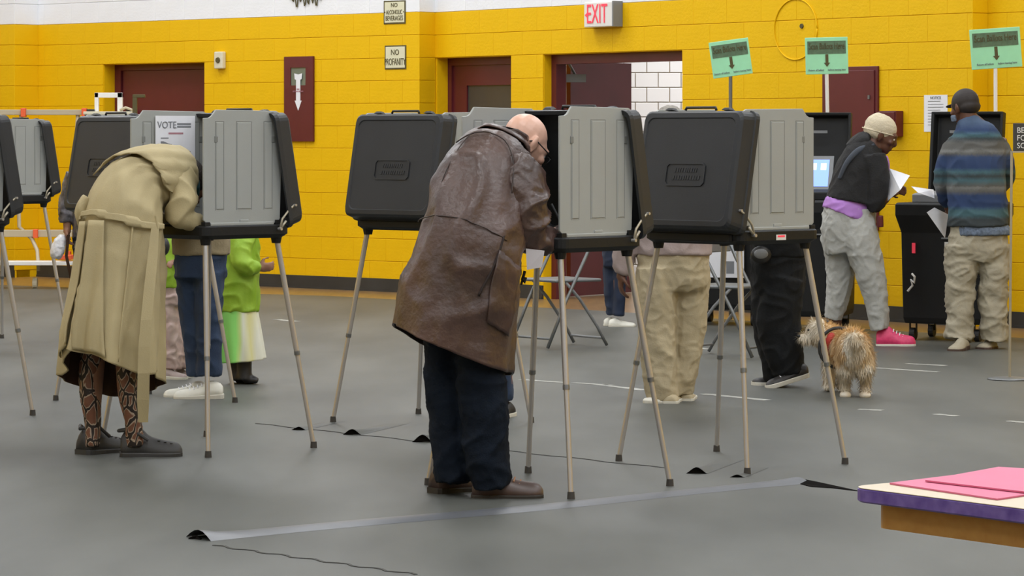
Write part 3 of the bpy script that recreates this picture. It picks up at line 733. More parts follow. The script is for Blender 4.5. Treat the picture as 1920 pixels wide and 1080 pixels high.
    for i in range(8):
        j = (i+1) % 8; q.hull([lp[i], lp[j], inn[j], inn[i]], [p+nn*.004 for p in (lp[i], lp[j], inn[j], inn[i])])
    q.build('embossed_badge', M['shell'], lid, local=True)
    q = MB(); rnd = random.Random(3)
    for zc, L in ((.258, .13), (.225, .15)):
        x = -L/2
        while x < L/2:
            wl = .007+.006*rnd.random(); q.hull([P(x, zc-.009, .095), P(x+wl, zc-.009, .095), P(x+wl+.003, zc+.009, .095), P(x+.003, zc+.009, .095)], [P(x, zc-.009, .0975), P(x+wl, zc-.009, .0975), P(x+wl+.003, zc+.009, .0975), P(x+.003, zc+.009, .0975)]); x += wl+.004
    q.build('embossed_lettering', M['shell'], lid, local=True)
    # handle and latches on the top edge
    q = MB(); q.tube([P(-.09, H-.002, .05), P(-.085, H+.010, .05), P(.085, H+.010, .05), P(.09, H-.002, .05)], .006, 8); q.build('handle', M['black'], lid, local=True, smooth=True)
    for u in (-.17, .16):
        q = MB(); q.hull([P(u-.025, H-.004, .03), P(u+.025, H-.004, .03), P(u+.025, H-.004, .07), P(u-.025, H-.004, .07)], [P(u-.015, H+.008, .04), P(u+.015, H+.008, .04), P(u+.015, H+.008, .06), P(u-.015, H+.008, .06)])
        q.build('latch', M['black'], lid, local=True, bevel=.002)
    # lower bracket of the lid
    q = MB(); q.box(.20, -.24, .955, .262, .24, .992); q.build('lid_hinge', M['shell_in'], r, local=True, bevel=.006)
    # lamp inside
    q = MB(); q.hull([P(-.10, .33, .075), P(.10, .33, .075), P(.10, .36, .075), P(-.10, .36, .075)], [P(-.095, .335, .03), P(.095, .335, .03), P(.095, .352, .04), P(-.095, .352, .04)][::1]); q.build('lamp_hood', M['grey_frame'], r, local=True)
    return r
proto = make_booth()
def ang(dx, dy): return math.atan2(dy, dx)
aR = ang(.66, .75); aL = ang(-.73, -.68)
booths = [  # X, Y, angle of lid direction, label
    (-1.369, 14.38, ang(.70, .70), 'voting booth with a VOTE sheet where the trench-coat woman leans in'),
    (-.39, 15.6, ang(-.66, -.75), 'voting booth with charcoal lid facing left, behind the leather-coat man'),
    (.147, 12.785, ang(.66, .75), 'nearest voting booth with the brightest leg, where the leather-coat man writes'),
    (.938, 13.68, aL, 'rightmost voting booth, wide charcoal lid to the left of its pale grey side panel'),
    (-1.93, 16.83, aL, 'voting booth whose charcoal lid stands behind the trench-coat woman'),
    (-2.876, 16.04, ang(.70, .70), 'voting booth cut by the left edge of the picture'),
    (-3.47, 21.6, ang(.70, .70), 'farthest and smallest voting booth, pale panel near the left edge')]
BO = []
for i, (x, y, a, lb) in enumerate(booths):
    o = proto if i == 0 else copy_tree(proto)
    o.location = (x, y, FZ-.004); o.rotation_euler = (0, 0, a); tag(o, lb, 'voting booth', 'portable voting booths on tubular legs'); BO.append(o)
# VOTE sheet on the inside of booth 1's far panel
r = empty('vote_sheet', (0, 0, 0), 0, 'white sheet headed VOTE taped inside the booth of the trench-coat woman', 'paper')
r.location = BO[0].matrix_basis @ Vector((-.0, .2405, 1.20)); r.rotation_euler = (0, 0, BO[0].rotation_euler.z)
lbox('sheet', M['paper'], r, (-.105, -.0012, 0, .125, .0, .292))
text('lettering', 'VOTE', .044, M['ink'], r, T(-.04, -.0025, .249) @ TXT)
q = MB(); q.box(.02, -.002, .238, .10, -.001, .246); q.box(.02, -.002, .250, .10, -.001, .259)
for i in range(4): q.box(-.075, -.002, .125-.02*i, .098, -.001, .131-.02*i)
q.box(-.075, -.002, .188, -.03, -.001, .193); q.build('printed_lines', M['ink'], r, local=True)
q = MB(); q.box(-.03, -.002, .208, .055, -.001, .216); q.build('red_line', M['red_ink'], r, local=True)
q = MB(); q.prism([(-.075, .165), (-.06, .158), (-.02, .145), (-.005, .15), (-.01, .162), (-.03, .166), (-.06, .176), (-.075, .176)], -.002, -.001); q.build('pen_picture', M['ink'], r, local=True)
o = empty('booth_sticker'); bpy.data.objects.remove(o)
# small red and white sticker on the front edge of the rightmost booth
q = MB(); q.box(-.03, .2852, .962, .03, .2868, .985); o = q.build('sticker', M['exit_white'], BO[3], local=True)
q = MB(); q.box(-.022, .2868, .974, .022, .2875, .982); q.build('sticker_print', M['exit_red'], o, local=True)

# ------------------------------------------------------------ people helpers
def basis(f, up=(0, 0, 1)):
    f = Vector(f).normalized(); r_ = f.cross(Vector(up)).normalized(); u = r_.cross(f).normalized()
    return f, r_, u
def Mx(r_, f, u): return Matrix((r_, f, u)).transposed()
def head_prims(mb, c, f, s=1.0, neck=None):
    """c: head centre; f: facing; ellipsoids in frame right,fwd,up"""
    f, r_, u = basis(f); m = Mx(r_, f, u)
    def e(p, rad): mb.ell(Vector(c)+m @ (Vector(p)*s), [k*s for k in rad], m, 18, 12)
    e((0, -.018, .028), (.076, .095, .088)); e((0, .025, .0), (.068, .075, .080)); e((0, .035, -.055), (.054, .060, .055)); e((0, .062, -.092), (.026, .026, .020))
    e((0, .098, -.02), (.014, .020, .024)); e((0, .088, .005), (.010, .014, .030)); e((0, .086, -.062), (.026, .014, .010)); e((0, .080, .034), (.050, .018, .010))
    for sx in (-1, 1):
        e((sx*.046, .070, -.02), (.022, .020, .020))
        e((sx*.077, -.008, -.008), (.010, .020, .033)); e((sx*.086, -.016, .002), (.007, .012, .030)); e((sx*.078, -.004, -.034), (.008, .010, .012))
    if neck is not None:
        mb.tube([Vector(c)+m @ Vector((0, -.02*s, -.03*s)), Vector(c).lerp(Vector(neck), .5)+m @ Vector((0, -.02*s, -.02*s)), Vector(neck)], [.060*s, .058*s, .066*s], 16)
    return m
def eyes(c, f, parent, s=1.0, name='eye'):
    f, r_, u = basis(f); m = Mx(r_, f, u)
    for sx in (-1, 1):
        q = MB(); q.ell(Vector(c)+m @ Vector((sx*.032*s, .078*s, .006*s)), (.012*s, .012*s, .012*s), None, 10, 7); q.build(name, M['eye'], parent, smooth=True)
def hand_prims(mb, wrist, d, n, s=1.0, curl=35, thumb=1):
    """wrist point, finger direction d, palm normal n (fingers curl toward n)"""
    d = Vector(d).normalized(); n = Vector(n); n = (n-d*n.dot(d)).normalized(); sd = d.cross(n).normalized()*thumb
    w0 = Vector(wrist); m = Mx(sd, d, n)
    mb.ell(w0+d*.050*s, (.040*s, .052*s, .015*s), m, 14, 9); mb.tube([w0-d*.03*s, w0+d*.03*s], [.026*s, .028*s], 12)
    for i, (off, L) in enumerate(((.029, .072), (.010, .080), (-.010, .075), (-.028, .058))):
        p = w0+sd*off*s+d*.082*s; dd = d.copy(); pts = [w0+sd*off*.8*s+d*.05*s, p]
        for j, fr in enumerate((.45, .30, .25)):
            a = R(curl*(.7, 1.0, .7)[j]); dd = (dd*math.cos(a)+n*math.sin(a)).normalized(); p = p+dd*L*fr*s; pts.append(p)
        mb.tube(pts, [.0095*s, .0092*s, .0088*s, .0080*s, .0060*s], 10)
    p = w0+sd*.03*s+d*.020*s; q_ = p+(sd*.7+d*.6+n*.25).normalized()*.042*s; q2 = q_+(sd*.15+d*.75+n*.55).normalized()*.032*s; q3 = q2+(d*.7+n*.7-sd*.2).normalized()*.024*s
    mb.tube([w0+d*.01*s, p, q_, q2, q3], [.014*s, .0135*s, .011*s, .0100*s, .0070*s], 10)
def person(base, label, skin, vox=.006, group=None):
    q = MB(); return dict(q=q, base=Vector(base), label=label, skin=skin, vox=vox, kids=[])
def finish(P):
    me = remesh(P['q'], P['vox'], 2, .4); me.name = 'person'
    me.transform(Matrix.Translation(-P['base'])); me.materials.clear(); me.materials.append(M[P['skin']])
    me.polygons.foreach_set('use_smooth', [True]*len(me.polygons))
    o = bpy.data.objects.new('person', me); C.objects.link(o); o.location = P['base']; tag(o, P['label'], 'person')
    return o
def cloth(root, name, parts, Z, m, vox=.010, wr=None, n=None, seg=22, smooth_it=3, fns=None, label=None):
    """closed swept garment (union) with wrinkles"""
    q = MB()
    for i, p in enumerate(parts): sweep(q, p, Z, seg=seg, fn=(fns[i] if fns else None))
    me = remesh(q, vox, smooth_it, .5)
    if wr:
        for w_ in (wr if isinstance(wr, list) else [wr]): wrinkle(me, *w_)
    o = put(me, name, m, root)
    if label: o['label'] = label
    return o
def shoe(root, name, heel, toe, width, height, m, msole, ankle=None, sole_h=.022, lace=None, label=None, clog=False):
    """heel/toe ground points"""
    heel = Vector(heel); toe = Vector(toe); d = toe-heel; L = d.length; d.normalize(); s = Vector((-d.y, d.x, 0)); s.normalize()
    prof = [(0, .55, .62), (.06, .78, .85), (.2, .86, 1.0), (.34, .80, .98), (.46, .86, .74), (.6, .98, .62), (.75, 1.0, .55), (.88, .90, .50), (.96, .68, .40), (1.0, .34, .22)]
    prof = crom(prof, 22); rings = []
    for t, w_, h_ in prof:
        c = heel+d*(t*L); ring = []
        for k in range(16):
            a = 2*math.pi*k/16; x = math.cos(a)*width/2*w_; z = math.sin(a)
            zz_ = sole_h*.6+height*h_*max(0, z)**.75 if z > 0 else sole_h*.6
            x *= (1-.25*max(0, z)**2)
            ring.append(c+s*x+Vector((0, 0, zz_)))
        rings.append(ring)
    q = MB(); q.rings(rings); up = q.build(name, m, root, smooth=True)
    if label: up['label'] = label
    rings = []
    for z, k_ in ((0.0, .97), (.004, 1.0), (sole_h, 1.02), (sole_h+.004, .98)):
        ring = []
        for i in range(11):
            t, w_, h_ = prof[i*2]; ring.append(heel+d*((t-.5)*L*1.03+.5*L)+s*(width/2*w_*1.04*k_)+Vector((0, 0, z)))
        for i in range(10, -1, -1):
            t, w_, h_ = prof[i*2]; ring.append(heel+d*((t-.5)*L*1.03+.5*L)-s*(width/2*w_*1.04*k_)+Vector((0, 0, z)))
        rings.append(ring[::-1])
    q = MB(); q.rings(rings); q.build('sole', msole, up)
    if lace:
        q = MB()
        for i in range(4):
            t = .42+.08*i; c = heel+d*(t*L); hh = height*(.80-.09*i)+sole_h*.6
            q.tube([c-s*width*.26+Vector((0, 0, hh*.90)), c+Vector((0, 0, hh+.006))+d*.006, c+s*width*.26+Vector((0, 0, hh*.90))], .003, 6)
        q.build('laces', lace, up)
    if clog:
        q = MB(); c = heel+d*(L*.45)
        q.tube([c-s*width*.46+Vector((0, 0, height*.75)), heel+d*L*.2-s*width*.48+Vector((0, 0, height*1.12)), heel-d*.008+Vector((0, 0, height*1.05)), heel+d*L*.2+s*width*.48+Vector((0, 0, height*1.12)), c+s*width*.46+Vector((0, 0, height*.75))], .008, 8)
        q.build('heel_strap', m, up)
        for i in range(3):
            c = heel+d*L*(.62+.1*i); hh = sole_h*.6+height*(.60-.05*i)
            for sx in (-.2, .2): q = MB(); q.cyl(c+s*width*sx+Vector((0, 0, hh*.93)), c+s*width*sx+Vector((0, 0, hh*.93+.003)), .006, n=8); q.build('vent_hole', M['black'], up)
    return up
class Surf:
    """point on a swept garment: t along, a around (0 = picture left, 90 deg = far side, 180 = right, 270 = near side)"""
    def __init__(s, pts, Z, fn=None, sup=2.2): s.P = prep(pts, Z); s.fn = fn; s.sup = sup; s.n = 81; s.Q = crom(s.P, s.n)
    def __call__(s, t, a, ex=0):
        i = t*(s.n-1); j = min(int(i), s.n-2); u = i-j; p = [x*(1-u)+y*u for x, y in zip(s.Q[j], s.Q[j+1])]
        T_ = (Vector(s.Q[min(j+2, s.n-1)][:3])-Vector(s.Q[max(j-1, 0)][:3])).normalized()
        A = T_.cross(Vector((0, 1, 0))); A = A.normalized() if A.length > .2 else Vector((1, 0, 0)); B = T_.cross(A).normalized()
        if B.y < 0: B = -B
        ca, sa = math.cos(a), math.sin(a); rr = (abs(ca)**s.sup+abs(sa)**s.sup)**(-1/s.sup); f = s.fn(t, a) if s.fn else 1.0; dz = 0
        if isinstance(f, tuple): f, dz = f
        q = Vector(p[:3])+A*ca*rr*(p[3]*f+ex)+B*sa*rr*(p[4]*f+ex); q.z += dz; return q
def coat(root, name, pts, Z, ms, fn=None, n=70, seg=72, wr=None, thick=.007, cap_top=True, cap_bot=False):
    q = MB(); sweep(q, pts, Z, n=n, seg=seg, cap0=cap_bot, cap1=cap_top, fn=fn); me = q.mesh(name)
    if wr:
        for w_ in wr: wrinkle(me, *w_)
    o = put(me, name, ms, root); d = o.modifiers.new('solid', 'SOLIDIFY'); d.thickness = thick; d.offset = -1
    if len(ms) > 1: d.material_offset = 1
    return o
def patch(root, name, S, t0, t1, a0, a1, ex, m, wr=None, thick=.005, nt=14, na=18, shape=None, label=None):
    """panel lying on a swept surface"""
    vs = []; fs = []
    for i in range(nt+1):
        for j in range(na+1):
            u, v = i/nt, j/na; tt, aa = t0+(t1-t0)*u, a0+(a1-a0)*v
            if shape: tt, aa = shape(u, v, tt, aa)
            vs.append(S(tt, aa, ex))
    for i in range(nt):
        for j in range(na): k = i*(na+1)+j; fs.append((k, k+1, k+na+2, k+na+1))
    q = MB(); q.add(vs, fs); me = q.mesh(name); me.update()
    c = S((t0+t1)/2, (a0+a1)/2, ex)-S((t0+t1)/2, (a0+a1)/2, 0)
    if me.polygons[len(me.polygons)//2].normal.dot(c) < 0: me.flip_normals()
    if wr:
        for w_ in wr: wrinkle(me, *w_)
    o = put(me, name, m, root); d = o.modifiers.new('solid', 'SOLIDIFY'); d.thickness = thick; d.offset = 1
    if label: o['label'] = label
    return o
def seamline(root, name, S, path, r_, m, ex=.003, wr=None):
    """path: list of (t, a)"""
    pp = crom([(t, a) for t, a in path], max(8, len(path)*6)); q = MB(); q.tube([S(t, a, ex) for t, a in pp], r_, 6)
    me = q.mesh(name)
    return put(me, name, m, root)
D = lambda x: x*math.pi/180

# ------------------------------------------------------------ 1. man in the brown leather coat
Z = 12.42
P = person((890*0+(900-960)*Z/F, Z, FZ), 'bald person with glasses in long brown leather coat bending over the nearest voting booth', 'skin', .0055)
torso = [(868, 600, 0, 70, .12), (876, 520, .0, 78, .13), (886, 450, .02, 78, .14), (900, 370, .08, 75, .14), (925, 310, .16, 55, .12), (945, 275, .22, 30, .06)]
arm = [(975, 335, .02, 24, .055), (990, 400, .0, 22, .048), (992, 440, .03, 20, .042), (1022, 448, .1, 16, .034), (1046, 440, .16, 13, .028)]
larm = [(905, 330, .30, 24, .055), (925, 400, .42, 22, .048), (975, 438, .42, 17, .036), (1010, 440, .36, 13, .028)]
legL = [(850, 610, .06, 42, .09), (848, 700, .06, 34, .08), (850, 800, .06, 25, .055), (846, 880, .05, 20, .045), (846, 900, .04, 16, .04)]
legR = [(905, 620, -.05, 44, .09), (908, 700, -.06, 36, .08), (912, 800, -.06, 26, .055), (916, 880, -.05, 20, .045), (918, 918, -.04, 18, .04)]
for s_ in (torso, arm, larm, legL, legR): sweep(P['q'], s_, Z, seg=18)
hc = W(984, 271, Z+.30); hf = (.62, .42, -.66)
head_prims(P['q'], hc, hf, 1.0, W(950, 282, Z+.22))
hand_prims(P['q'], W(1046, 439, Z+.16), (.85, .5, -.10), (0, .1, -1), 1.0, 30, -1)
hand_prims(P['q'], W(1010, 440, Z+.36), (.85, -.1, -.05), (0, .1, -1), 1.0, 30, 1)
man = finish(P); eyes(hc, hf, man)
f_, r_, u_ = basis(hf); m3 = Mx(r_, f_, u_); H_ = lambda x, y, z: hc+m3 @ Vector((x, y, z))
q = MB()
for sx in (-1, 1):
    q.tube([H_(sx*.083, -.035, -.012), H_(sx*.086, -.012, .010), H_(sx*.080, .06, .012), H_(sx*.066, .098, .010)], .0028, 6)
    q.tube([H_(sx*.036+.026*math.cos(a*math.pi/10), .104-.004*abs(math.cos(a*math.pi/10)), .002+.019*math.sin(a*math.pi/10)) for a in range(21)], .0025, 6)
q.tube([H_(-.012, .105, .006), H_(0, .108, .009), H_(.012, .105, .006)], .0022, 6)
q.build('glasses', M['black'], man, smooth=True)
q = MB()   # thin grey fringe of hair round the back of the skull
rnd = random.Random(5)
for i in range(420):
    a = rnd.uniform(-2.5, 2.5)+math.pi*1.5; ph = rnd.uniform(-.95, -.30)
    p = (.0768*math.cos(ph)*math.cos(a), -.018+.0955*math.cos(ph)*math.sin(a), .028+.0885*math.sin(ph)); p2 = (p[0]*1.02, p[1]*1.02, p[2]-.010)
    b_ = H_(*p); e_ = H_(*p2); sd = (e_-b_).cross(Vector((0, 1, 0))).normalized()*.0007; q.add([b_-sd, b_+sd, e_], [(0, 1, 2)])
o = q.build('hair_fringe', M['hair_grey'], man); o['kind'] = 'stuff'
wrj = [(.020, (6, 6, 9), 3, 2), (.007, (18, 18, 26), 8, 2)]
def lf(t, a):
    return 1+.02*math.sin(9*t+3*a)+.015*math.sin(23*t-2*a)
jl = [(838, 590, .06, 50, .13), (838, 680, .06, 45, .115), (838, 760, .06, 37, .10), (846, 850, .05, 36, .10), (848, 906, .04, 34, .10)]
jr = [(896, 600, -.03, 50, .13), (900, 690, -.05, 47, .12), (908, 770, -.06, 45, .11), (912, 850, -.06, 44, .105), (922, 912, -.05, 37, .10)]
jp = [(872, 540, .0, 88, .17), (872, 590, .0, 90, .17), (875, 640, .0, 80, .13)]
cloth(man, 'trousers', [jp, jl, jr], Z, M['navy'], .009, wrj, fns=[None, lf, lf])
# coat body
body = [(850, 652, .0, 111, .255), (856, 590, .0, 110, .25), (868, 530, .0, 109, .245), (880, 470, .01, 104, .24), (889, 415, .04, 96, .235), (899, 365, .09, 92, .23), (914, 320, .15, 82, .215), (930, 288, .20, 66, .18), (942, 266, .23, 42, .12), (947, 257, .24, 34, .09)]
def fb(t, a):
    k = max(0, 1-t/.22)
    fold = 1+.035*(1-t)**1.2*math.sin(5*a+1.0+2.5*t)+.02*(1-t)*math.sin(11*a-3*t)
    if math.sin(a) > 0: dz = .075*math.cos(a)*k-.07*math.sin(a)*k
    else: dz = .075*math.cos(a)*k
    return (fold, dz)
wl = [(.036, (4.5, 4.5, 3.2), 21, 2), (.012, (11, 11, 8), 4, 2)]
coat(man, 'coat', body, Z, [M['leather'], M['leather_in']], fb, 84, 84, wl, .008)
S = Surf(body, Z, fb)
slv = [(962, 322, .06, 48, .11), (976, 352, .02, 50, .105), (988, 395, -.01, 44, .095), (992, 435, .01, 38, .085), (1015, 449, .06, 27, .07), (1042, 446, .13, 20, .052), (1056, 441, .17, 17, .045)]
cloth(man, 'sleeve', [slv], Z, M['leather'], .008, [(.036, (8, 8, 8), 40, 2), (.010, (20, 20, 20), 14, 2)])
slv2 = [(908, 318, .28, 42, .10), (918, 360, .38, 40, .09), (930, 410, .44, 34, .08), (970, 440, .42, 26, .06), (1002, 440, .37, 20, .05)]
cloth(man, 'sleeve', [slv2], Z, M['leather'], .010, [(.02, (9, 9, 9), 44, 2)])
col = [(938, 284, .20, 53, .135), (943, 270, .215, 47, .12), (947, 258, .225, 42, .105), (948, 254, .228, 46, .112), (943, 266, .22, 54, .13), (936, 280, .20, 60, .148)]
q = MB(); sweep(q, col, Z, n=18, seg=40, cap0=False, cap1=False); me = q.mesh('collar'); wrinkle(me, .01, (9, 9, 9), 2)
o = put(me, 'collar', M['leather'], man); md = o.modifiers.new('s', 'SOLIDIFY'); md.thickness = .005
# yoke seam across the back, side seam, waist seam, pocket
seamline(man, 'yoke_seam', S, [(.66, D(328)), (.695, D(305)), (.70, D(288)), (.685, D(262)), (.61, D(242)), (.50, D(232))], .0028, M['leather_seam'], .004)
seamline(man, 'back_seam', S, [(.69, D(312)), (.55, D(316)), (.42, D(320))], .0022, M['leather_seam'], .003)
seamline(man, 'waist_seam', S, [(.40, D(350)), (.40, D(310)), (.385, D(270)), (.36, D(232))], .0024, M['leather_seam'], .0055)
patch(man, 'pocket', S, .10, .30, D(212), D(240), .004, M['leather'], wl, .006, label='sagging leather hip pocket', shape=lambda u, v, t, a: (t+.03*v, a+.05*math.sin(u*3)))
seamline(man, 'pocket_slit', S, [(.37, D(236)), (.30, D(242)), (.20, D(252))], .005, M['leather_in'], .005)
# shoes
shoe(man, 'shoe', W(885, 934, 12.37)*1, W(1019, 934, 12.37), .115, .115, M['shoe_brown'], M['sole_dark'], lace=M['lace'])
shoe(man, 'shoe', W(812, 930, 12.50), W(915, 925, 12.68), .115, .115, M['shoe_brown'], M['sole_dark'], lace=M['lace'])
for c in man.children:
    if c.name.startswith('shoe'):
        c.location.z = -min(v.co.z for v in c.data.vertices)
# pen, hanging sheet, keys
q = MB(); a = W(1058, 430, Z+.20); q.cyl(a, a+Vector((-.05, .02, .10)), .0045, n=8); o = q.build('pen', M['steel'], None); recenter(o); tag(o, 'thin pen held in the hand of the leather-coat man', 'pen')
q = MB(); q.hull([W(986, 466, 12.36), W(988, 506, 12.36), W(1016, 501, 12.38), W(1021, 470, 12.38)], [W(986, 466, 12.363), W(988, 506, 12.363), W(1016, 501, 12.383), W(1021, 470, 12.383)])
o = q.build('ballot_sheet', mat('greyish_paper', (.55, .53, .56), .6), None); recenter(o); tag(o, 'greyish paper sheet hanging under the arm of the leather-coat man', 'paper')  # sheet in a greyer paper colour
q = MB(); q.tube([W(984, 508, 12.5), W(982, 516, 12.5), W(979, 524, 12.5), W(983, 530, 12.5), W(986, 520, 12.5)], .006, 6); q.tube([W(980, 524, 12.5), W(977, 534, 12.5)], .005, 6); o = q.build('key_bunch', M['black'], None); recenter(o); tag(o, 'small bunch of dark keys hanging at the front of the leather coat', 'keys')
o.parent = None

# ------------------------------------------------------------ 2. person in the trench coat
Z = 13.98
P = person(((235-960)*Z/F, Z, FZ), 'person in long khaki trench coat and snake-print leggings bent over the left booth', 'skin_mid', .0065)
torso = [(215, 600, 0, 55, .11), (222, 500, .0, 58, .13), (228, 430, .0, 55, .13), (242, 375, .06, 48, .13), (285, 345, .2, 34, .14), (325, 335, .30, 26, .10)]
armR = [(330, 335, .16, 18, .05), (342, 380, .08, 17, .045), (335, 406, .06, 15, .04), (360, 412, .1, 12, .03), (378, 414, .14, 10, .025)]
armL = [(270, 335, .42, 18, .05), (262, 380, .46, 16, .045), (300, 410, .48, 14, .04), (335, 414, .46, 11, .028)]
legL = [(180, 600, .06, 28, .085), (176, 680, .06, 22, .06), (172, 740, .05, 21, .058), (173, 800, .05, 14, .038), (172, 838, .04, 13, .035)]
legR = [(240, 600, -.03, 28, .085), (238, 680, -.04, 22, .06), (240, 740, -.05, 20, .058), (250, 800, -.05, 14, .038), (250, 838, -.04, 13, .035)]
for s_ in (torso, armR, armL, legL, legR): sweep(P['q'], s_, Z, seg=18, scale=.93)
hc = W(346, 350, Z+.42); hf = (.45, .45, -.77)
head_prims(P['q'], hc, hf, .95, W(322, 332, Z+.32))
hand_prims(P['q'], W(376, 415, Z+.14), (.8, .6, -.05), (0, 0, -1), .9, 25, -1); hand_prims(P['q'], W(335, 415, Z+.46), (.9, .2, -.05), (0, 0, -1), .9, 25, 1)
wom = finish(P)
q = MB(); f_, r_, u_ = basis(hf); m3 = Mx(r_, f_, u_); q.ell(hc+m3 @ Vector((0, -.03, .03)), (.088, .100, .095), m3, 18, 12); q.ell(hc+m3 @ Vector((0, -.07, -.04)), (.075, .06, .08), m3, 14, 9)
put(remesh(q, .008), 'hair', M['hair_dark'], wom)
q = MB(); sweep(q, [(346, 330, .32, 24, .10), (356, 352, .36, 20, .10), (362, 380, .36, 9, .05)], Z, seg=16); put(remesh(q, .008), 'scarf', M['teal'], wom, True)
# leggings
gl = [(182, 590, .06, 32, .10), (176, 650, .06, 24, .075), (169, 700, .06, 21, .064), (170, 745, .05, 20, .060), (174, 790, .05, 16, .044), (174, 838, .04, 14, .040)]
gr = [(240, 590, -.03, 32, .10), (238, 660, -.04, 23, .070), (238, 700, -.05, 20, .062), (242, 745, -.05, 19, .058), (250, 790, -.05, 16, .046), (254, 836, -.04, 19, .045)]
cloth(wom, 'leggings', [[(212, 540, 0, 62, .14), (212, 620, 0, 60, .13)], gl, gr], Z, M['snake'], .008, [(.004, (20, 20, 20), 3, 2)])
tb = [(209, 706, .0, 92, .27), (211, 650, .0, 92, .265), (216, 590, .0, 87, .25), (221, 530, .0, 82, .23), (226, 470, .0, 78, .21), (229, 425, .0, 74, .19), (233, 392, .03, 71, .19), (246, 363, .10, 65, .20), (275, 343, .19, 57, .20), (302, 332, .26, 50, .18), (325, 325, .31, 42, .15), (340, 322, .34, 30, .10), (346, 321, .35, 22, .07)]
def ft(t, a):
    k = max(0, 1-t/.5); hem = max(0, 1-t/.25); nh = math.sqrt(max(0, -math.sin(a)))*min(1, max(0, (math.cos(a)+.75)/1.0))
    fold = 1+.10*k*math.sin(7*a+.6)+.055*k*math.sin(15*a+2)+.02*math.sin(13*a+5*t)
    # inverted pleat near the left part of the back
    da = (a-D(318)+math.pi) % (2*math.pi)-math.pi
    fold -= .10*k*math.exp(-(da/.13)**2)
    dz = hem*(.125*nh-.03*max(0, math.sin(a))*3.6 + .05*math.exp(-(da/.28)**2) - .035*math.cos(a)*(math.sin(a) < 0))
    return (fold, dz)
wt = [(.028, (6, 6, 1.8), 12, 2), (.008, (16, 16, 8), 5, 2)]
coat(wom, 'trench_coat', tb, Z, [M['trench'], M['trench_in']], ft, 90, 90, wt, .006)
S = Surf(tb, Z, ft)
cloth(wom, 'sleeve', [[(325, 312, .22, 34, .10), (336, 340, .14, 31, .095), (342, 375, .08, 27, .085), (336, 402, .07, 24, .075), (352, 411, .10, 19, .06), (376, 412, .14, 15, .05)]], Z, M['trench'], .008, [(.030, (8, 8, 8), 5, 2)])
cloth(wom, 'sleeve', [[(262, 345, .40, 34, .10), (235, 385, .44, 30, .09), (262, 412, .48, 22, .07), (318, 414, .47, 15, .05)]], Z, M['trench'], .010, [(.016, (10, 10, 10), 9, 2)])
cloth(wom, 'sleeve_fold', [[(168, 372, .05, 14, .06), (155, 398, .04, 14, .06), (158, 425, .04, 10, .05)]], Z, M['trench'], .007, [(.012, (14, 14, 14), 9, 2)])
patch(wom, 'storm_flap', S, .560, .93, D(348), D(222), .020, M['trench'], [wt[1]], .006, 20, 26, label='loose cape panel across the upper back', shape=lambda u, v, t, a: (t+.03*math.sin(v*math.pi)*(1-u), a))
seamline(wom, 'collar_edge', S, [(.93, D(330)), (.955, D(290)), (.955, D(250)), (.94, D(210))], .012, M['trench'], .014)
patch(wom, 'belt', S, .420, .436, D(359), D(181), .010, M['trench'], None, .006, 4, 40, shape=lambda u, v, t, a: (t+.012*math.sin(v*5+1), a))
q = MB()
for side in ((292, 425, 700), ):
    pass
def strap(name, pts, Zs, wpx, m, root, th=.004):
    """hanging flat strip following pixel path"""
    L = [W(x, y, z) for x, y, z in pts]; q = MB(); a = []; vs = []; fs = []
    n = len(L)
    for i, p in enumerate(L):
        hw = wpx[i]/2*p.y/F if isinstance(wpx, list) else wpx/2*p.y/F
        vs += [p+Vector((-hw, 0, 0)), p+Vector((hw, .01, 0)), p+Vector((hw, .01+th, 0)), p+Vector((-hw, th, 0))]
    for i in range(n-1):
        for k in range(4): fs.append((4*i+k, 4*i+(k+1) % 4, 4*i+4+(k+1) % 4, 4*i+4+k))
    fs += [(0, 3, 2, 1), (4*n-4, 4*n-3, 4*n-2, 4*n-1)]
    q.add(vs, fs); return q.build(name, m, root)
strap('belt_end', [(291, 424, Z-.21), (286, 480, Z-.24), (280, 540, Z-.27), (274, 600, Z-.295), (270, 650, Z-.305), (269, 700, Z-.305), (268, 750, Z-.28), (268, 792, Z-.25)], 0, [14, 18, 20, 20, 21, 22, 22, 18], M['trench'], wom)
strap('belt_end', [(128, 440, Z-.03), (124, 480, Z-.03), (133, 522, Z-.03)], 0, 5, M['trench_in'], wom)
q = MB(); q.tube([W(292, 405, Z-.2), W(296, 428, Z-.2), W(288, 440, Z-.2)], .006, 6); q.build('belt_loop', M['trench'], wom)
patch(wom, 'pleat_panel', S, .02, .415, D(276), D(302), .016, M['trench'], None, .005, 30, 10, shape=lambda u, v, t, a: (t, D(298)-D(12)*(1-u)+(v-.5)*D(22+16*(1-u))))
patch(wom, 'pleat_panel', S, .03, .415, D(320), D(342), .012, M['trench'], None, .005, 30, 8, shape=lambda u, v, t, a: (t, D(328)-D(2)*(1-u)+(v-.5)*D(16+10*(1-u))))
for k, (a0, t0) in enumerate(((D(248), .41),)):
    seamline(wom, 'pleat_edge', S, [(t0, a0), (.25, a0+D(3)), (.02, a0+D(6))], .0045, M['trench'], .002)
s1 = shoe(wom, 'clog', W(226, 852, 13.95), W(342, 852, 13.98), .125, .120, M['clog'], M['clog'], sole_h=.03, clog=True)
s2 = shoe(wom, 'clog', W(152, 856, 14.02), W(232, 850, 14.22), .125, .120, M['clog'], M['clog'], sole_h=.03, clog=True)
for c in (s1, s2): c.location.z = -min(v.co.z for v in c.data.vertices)

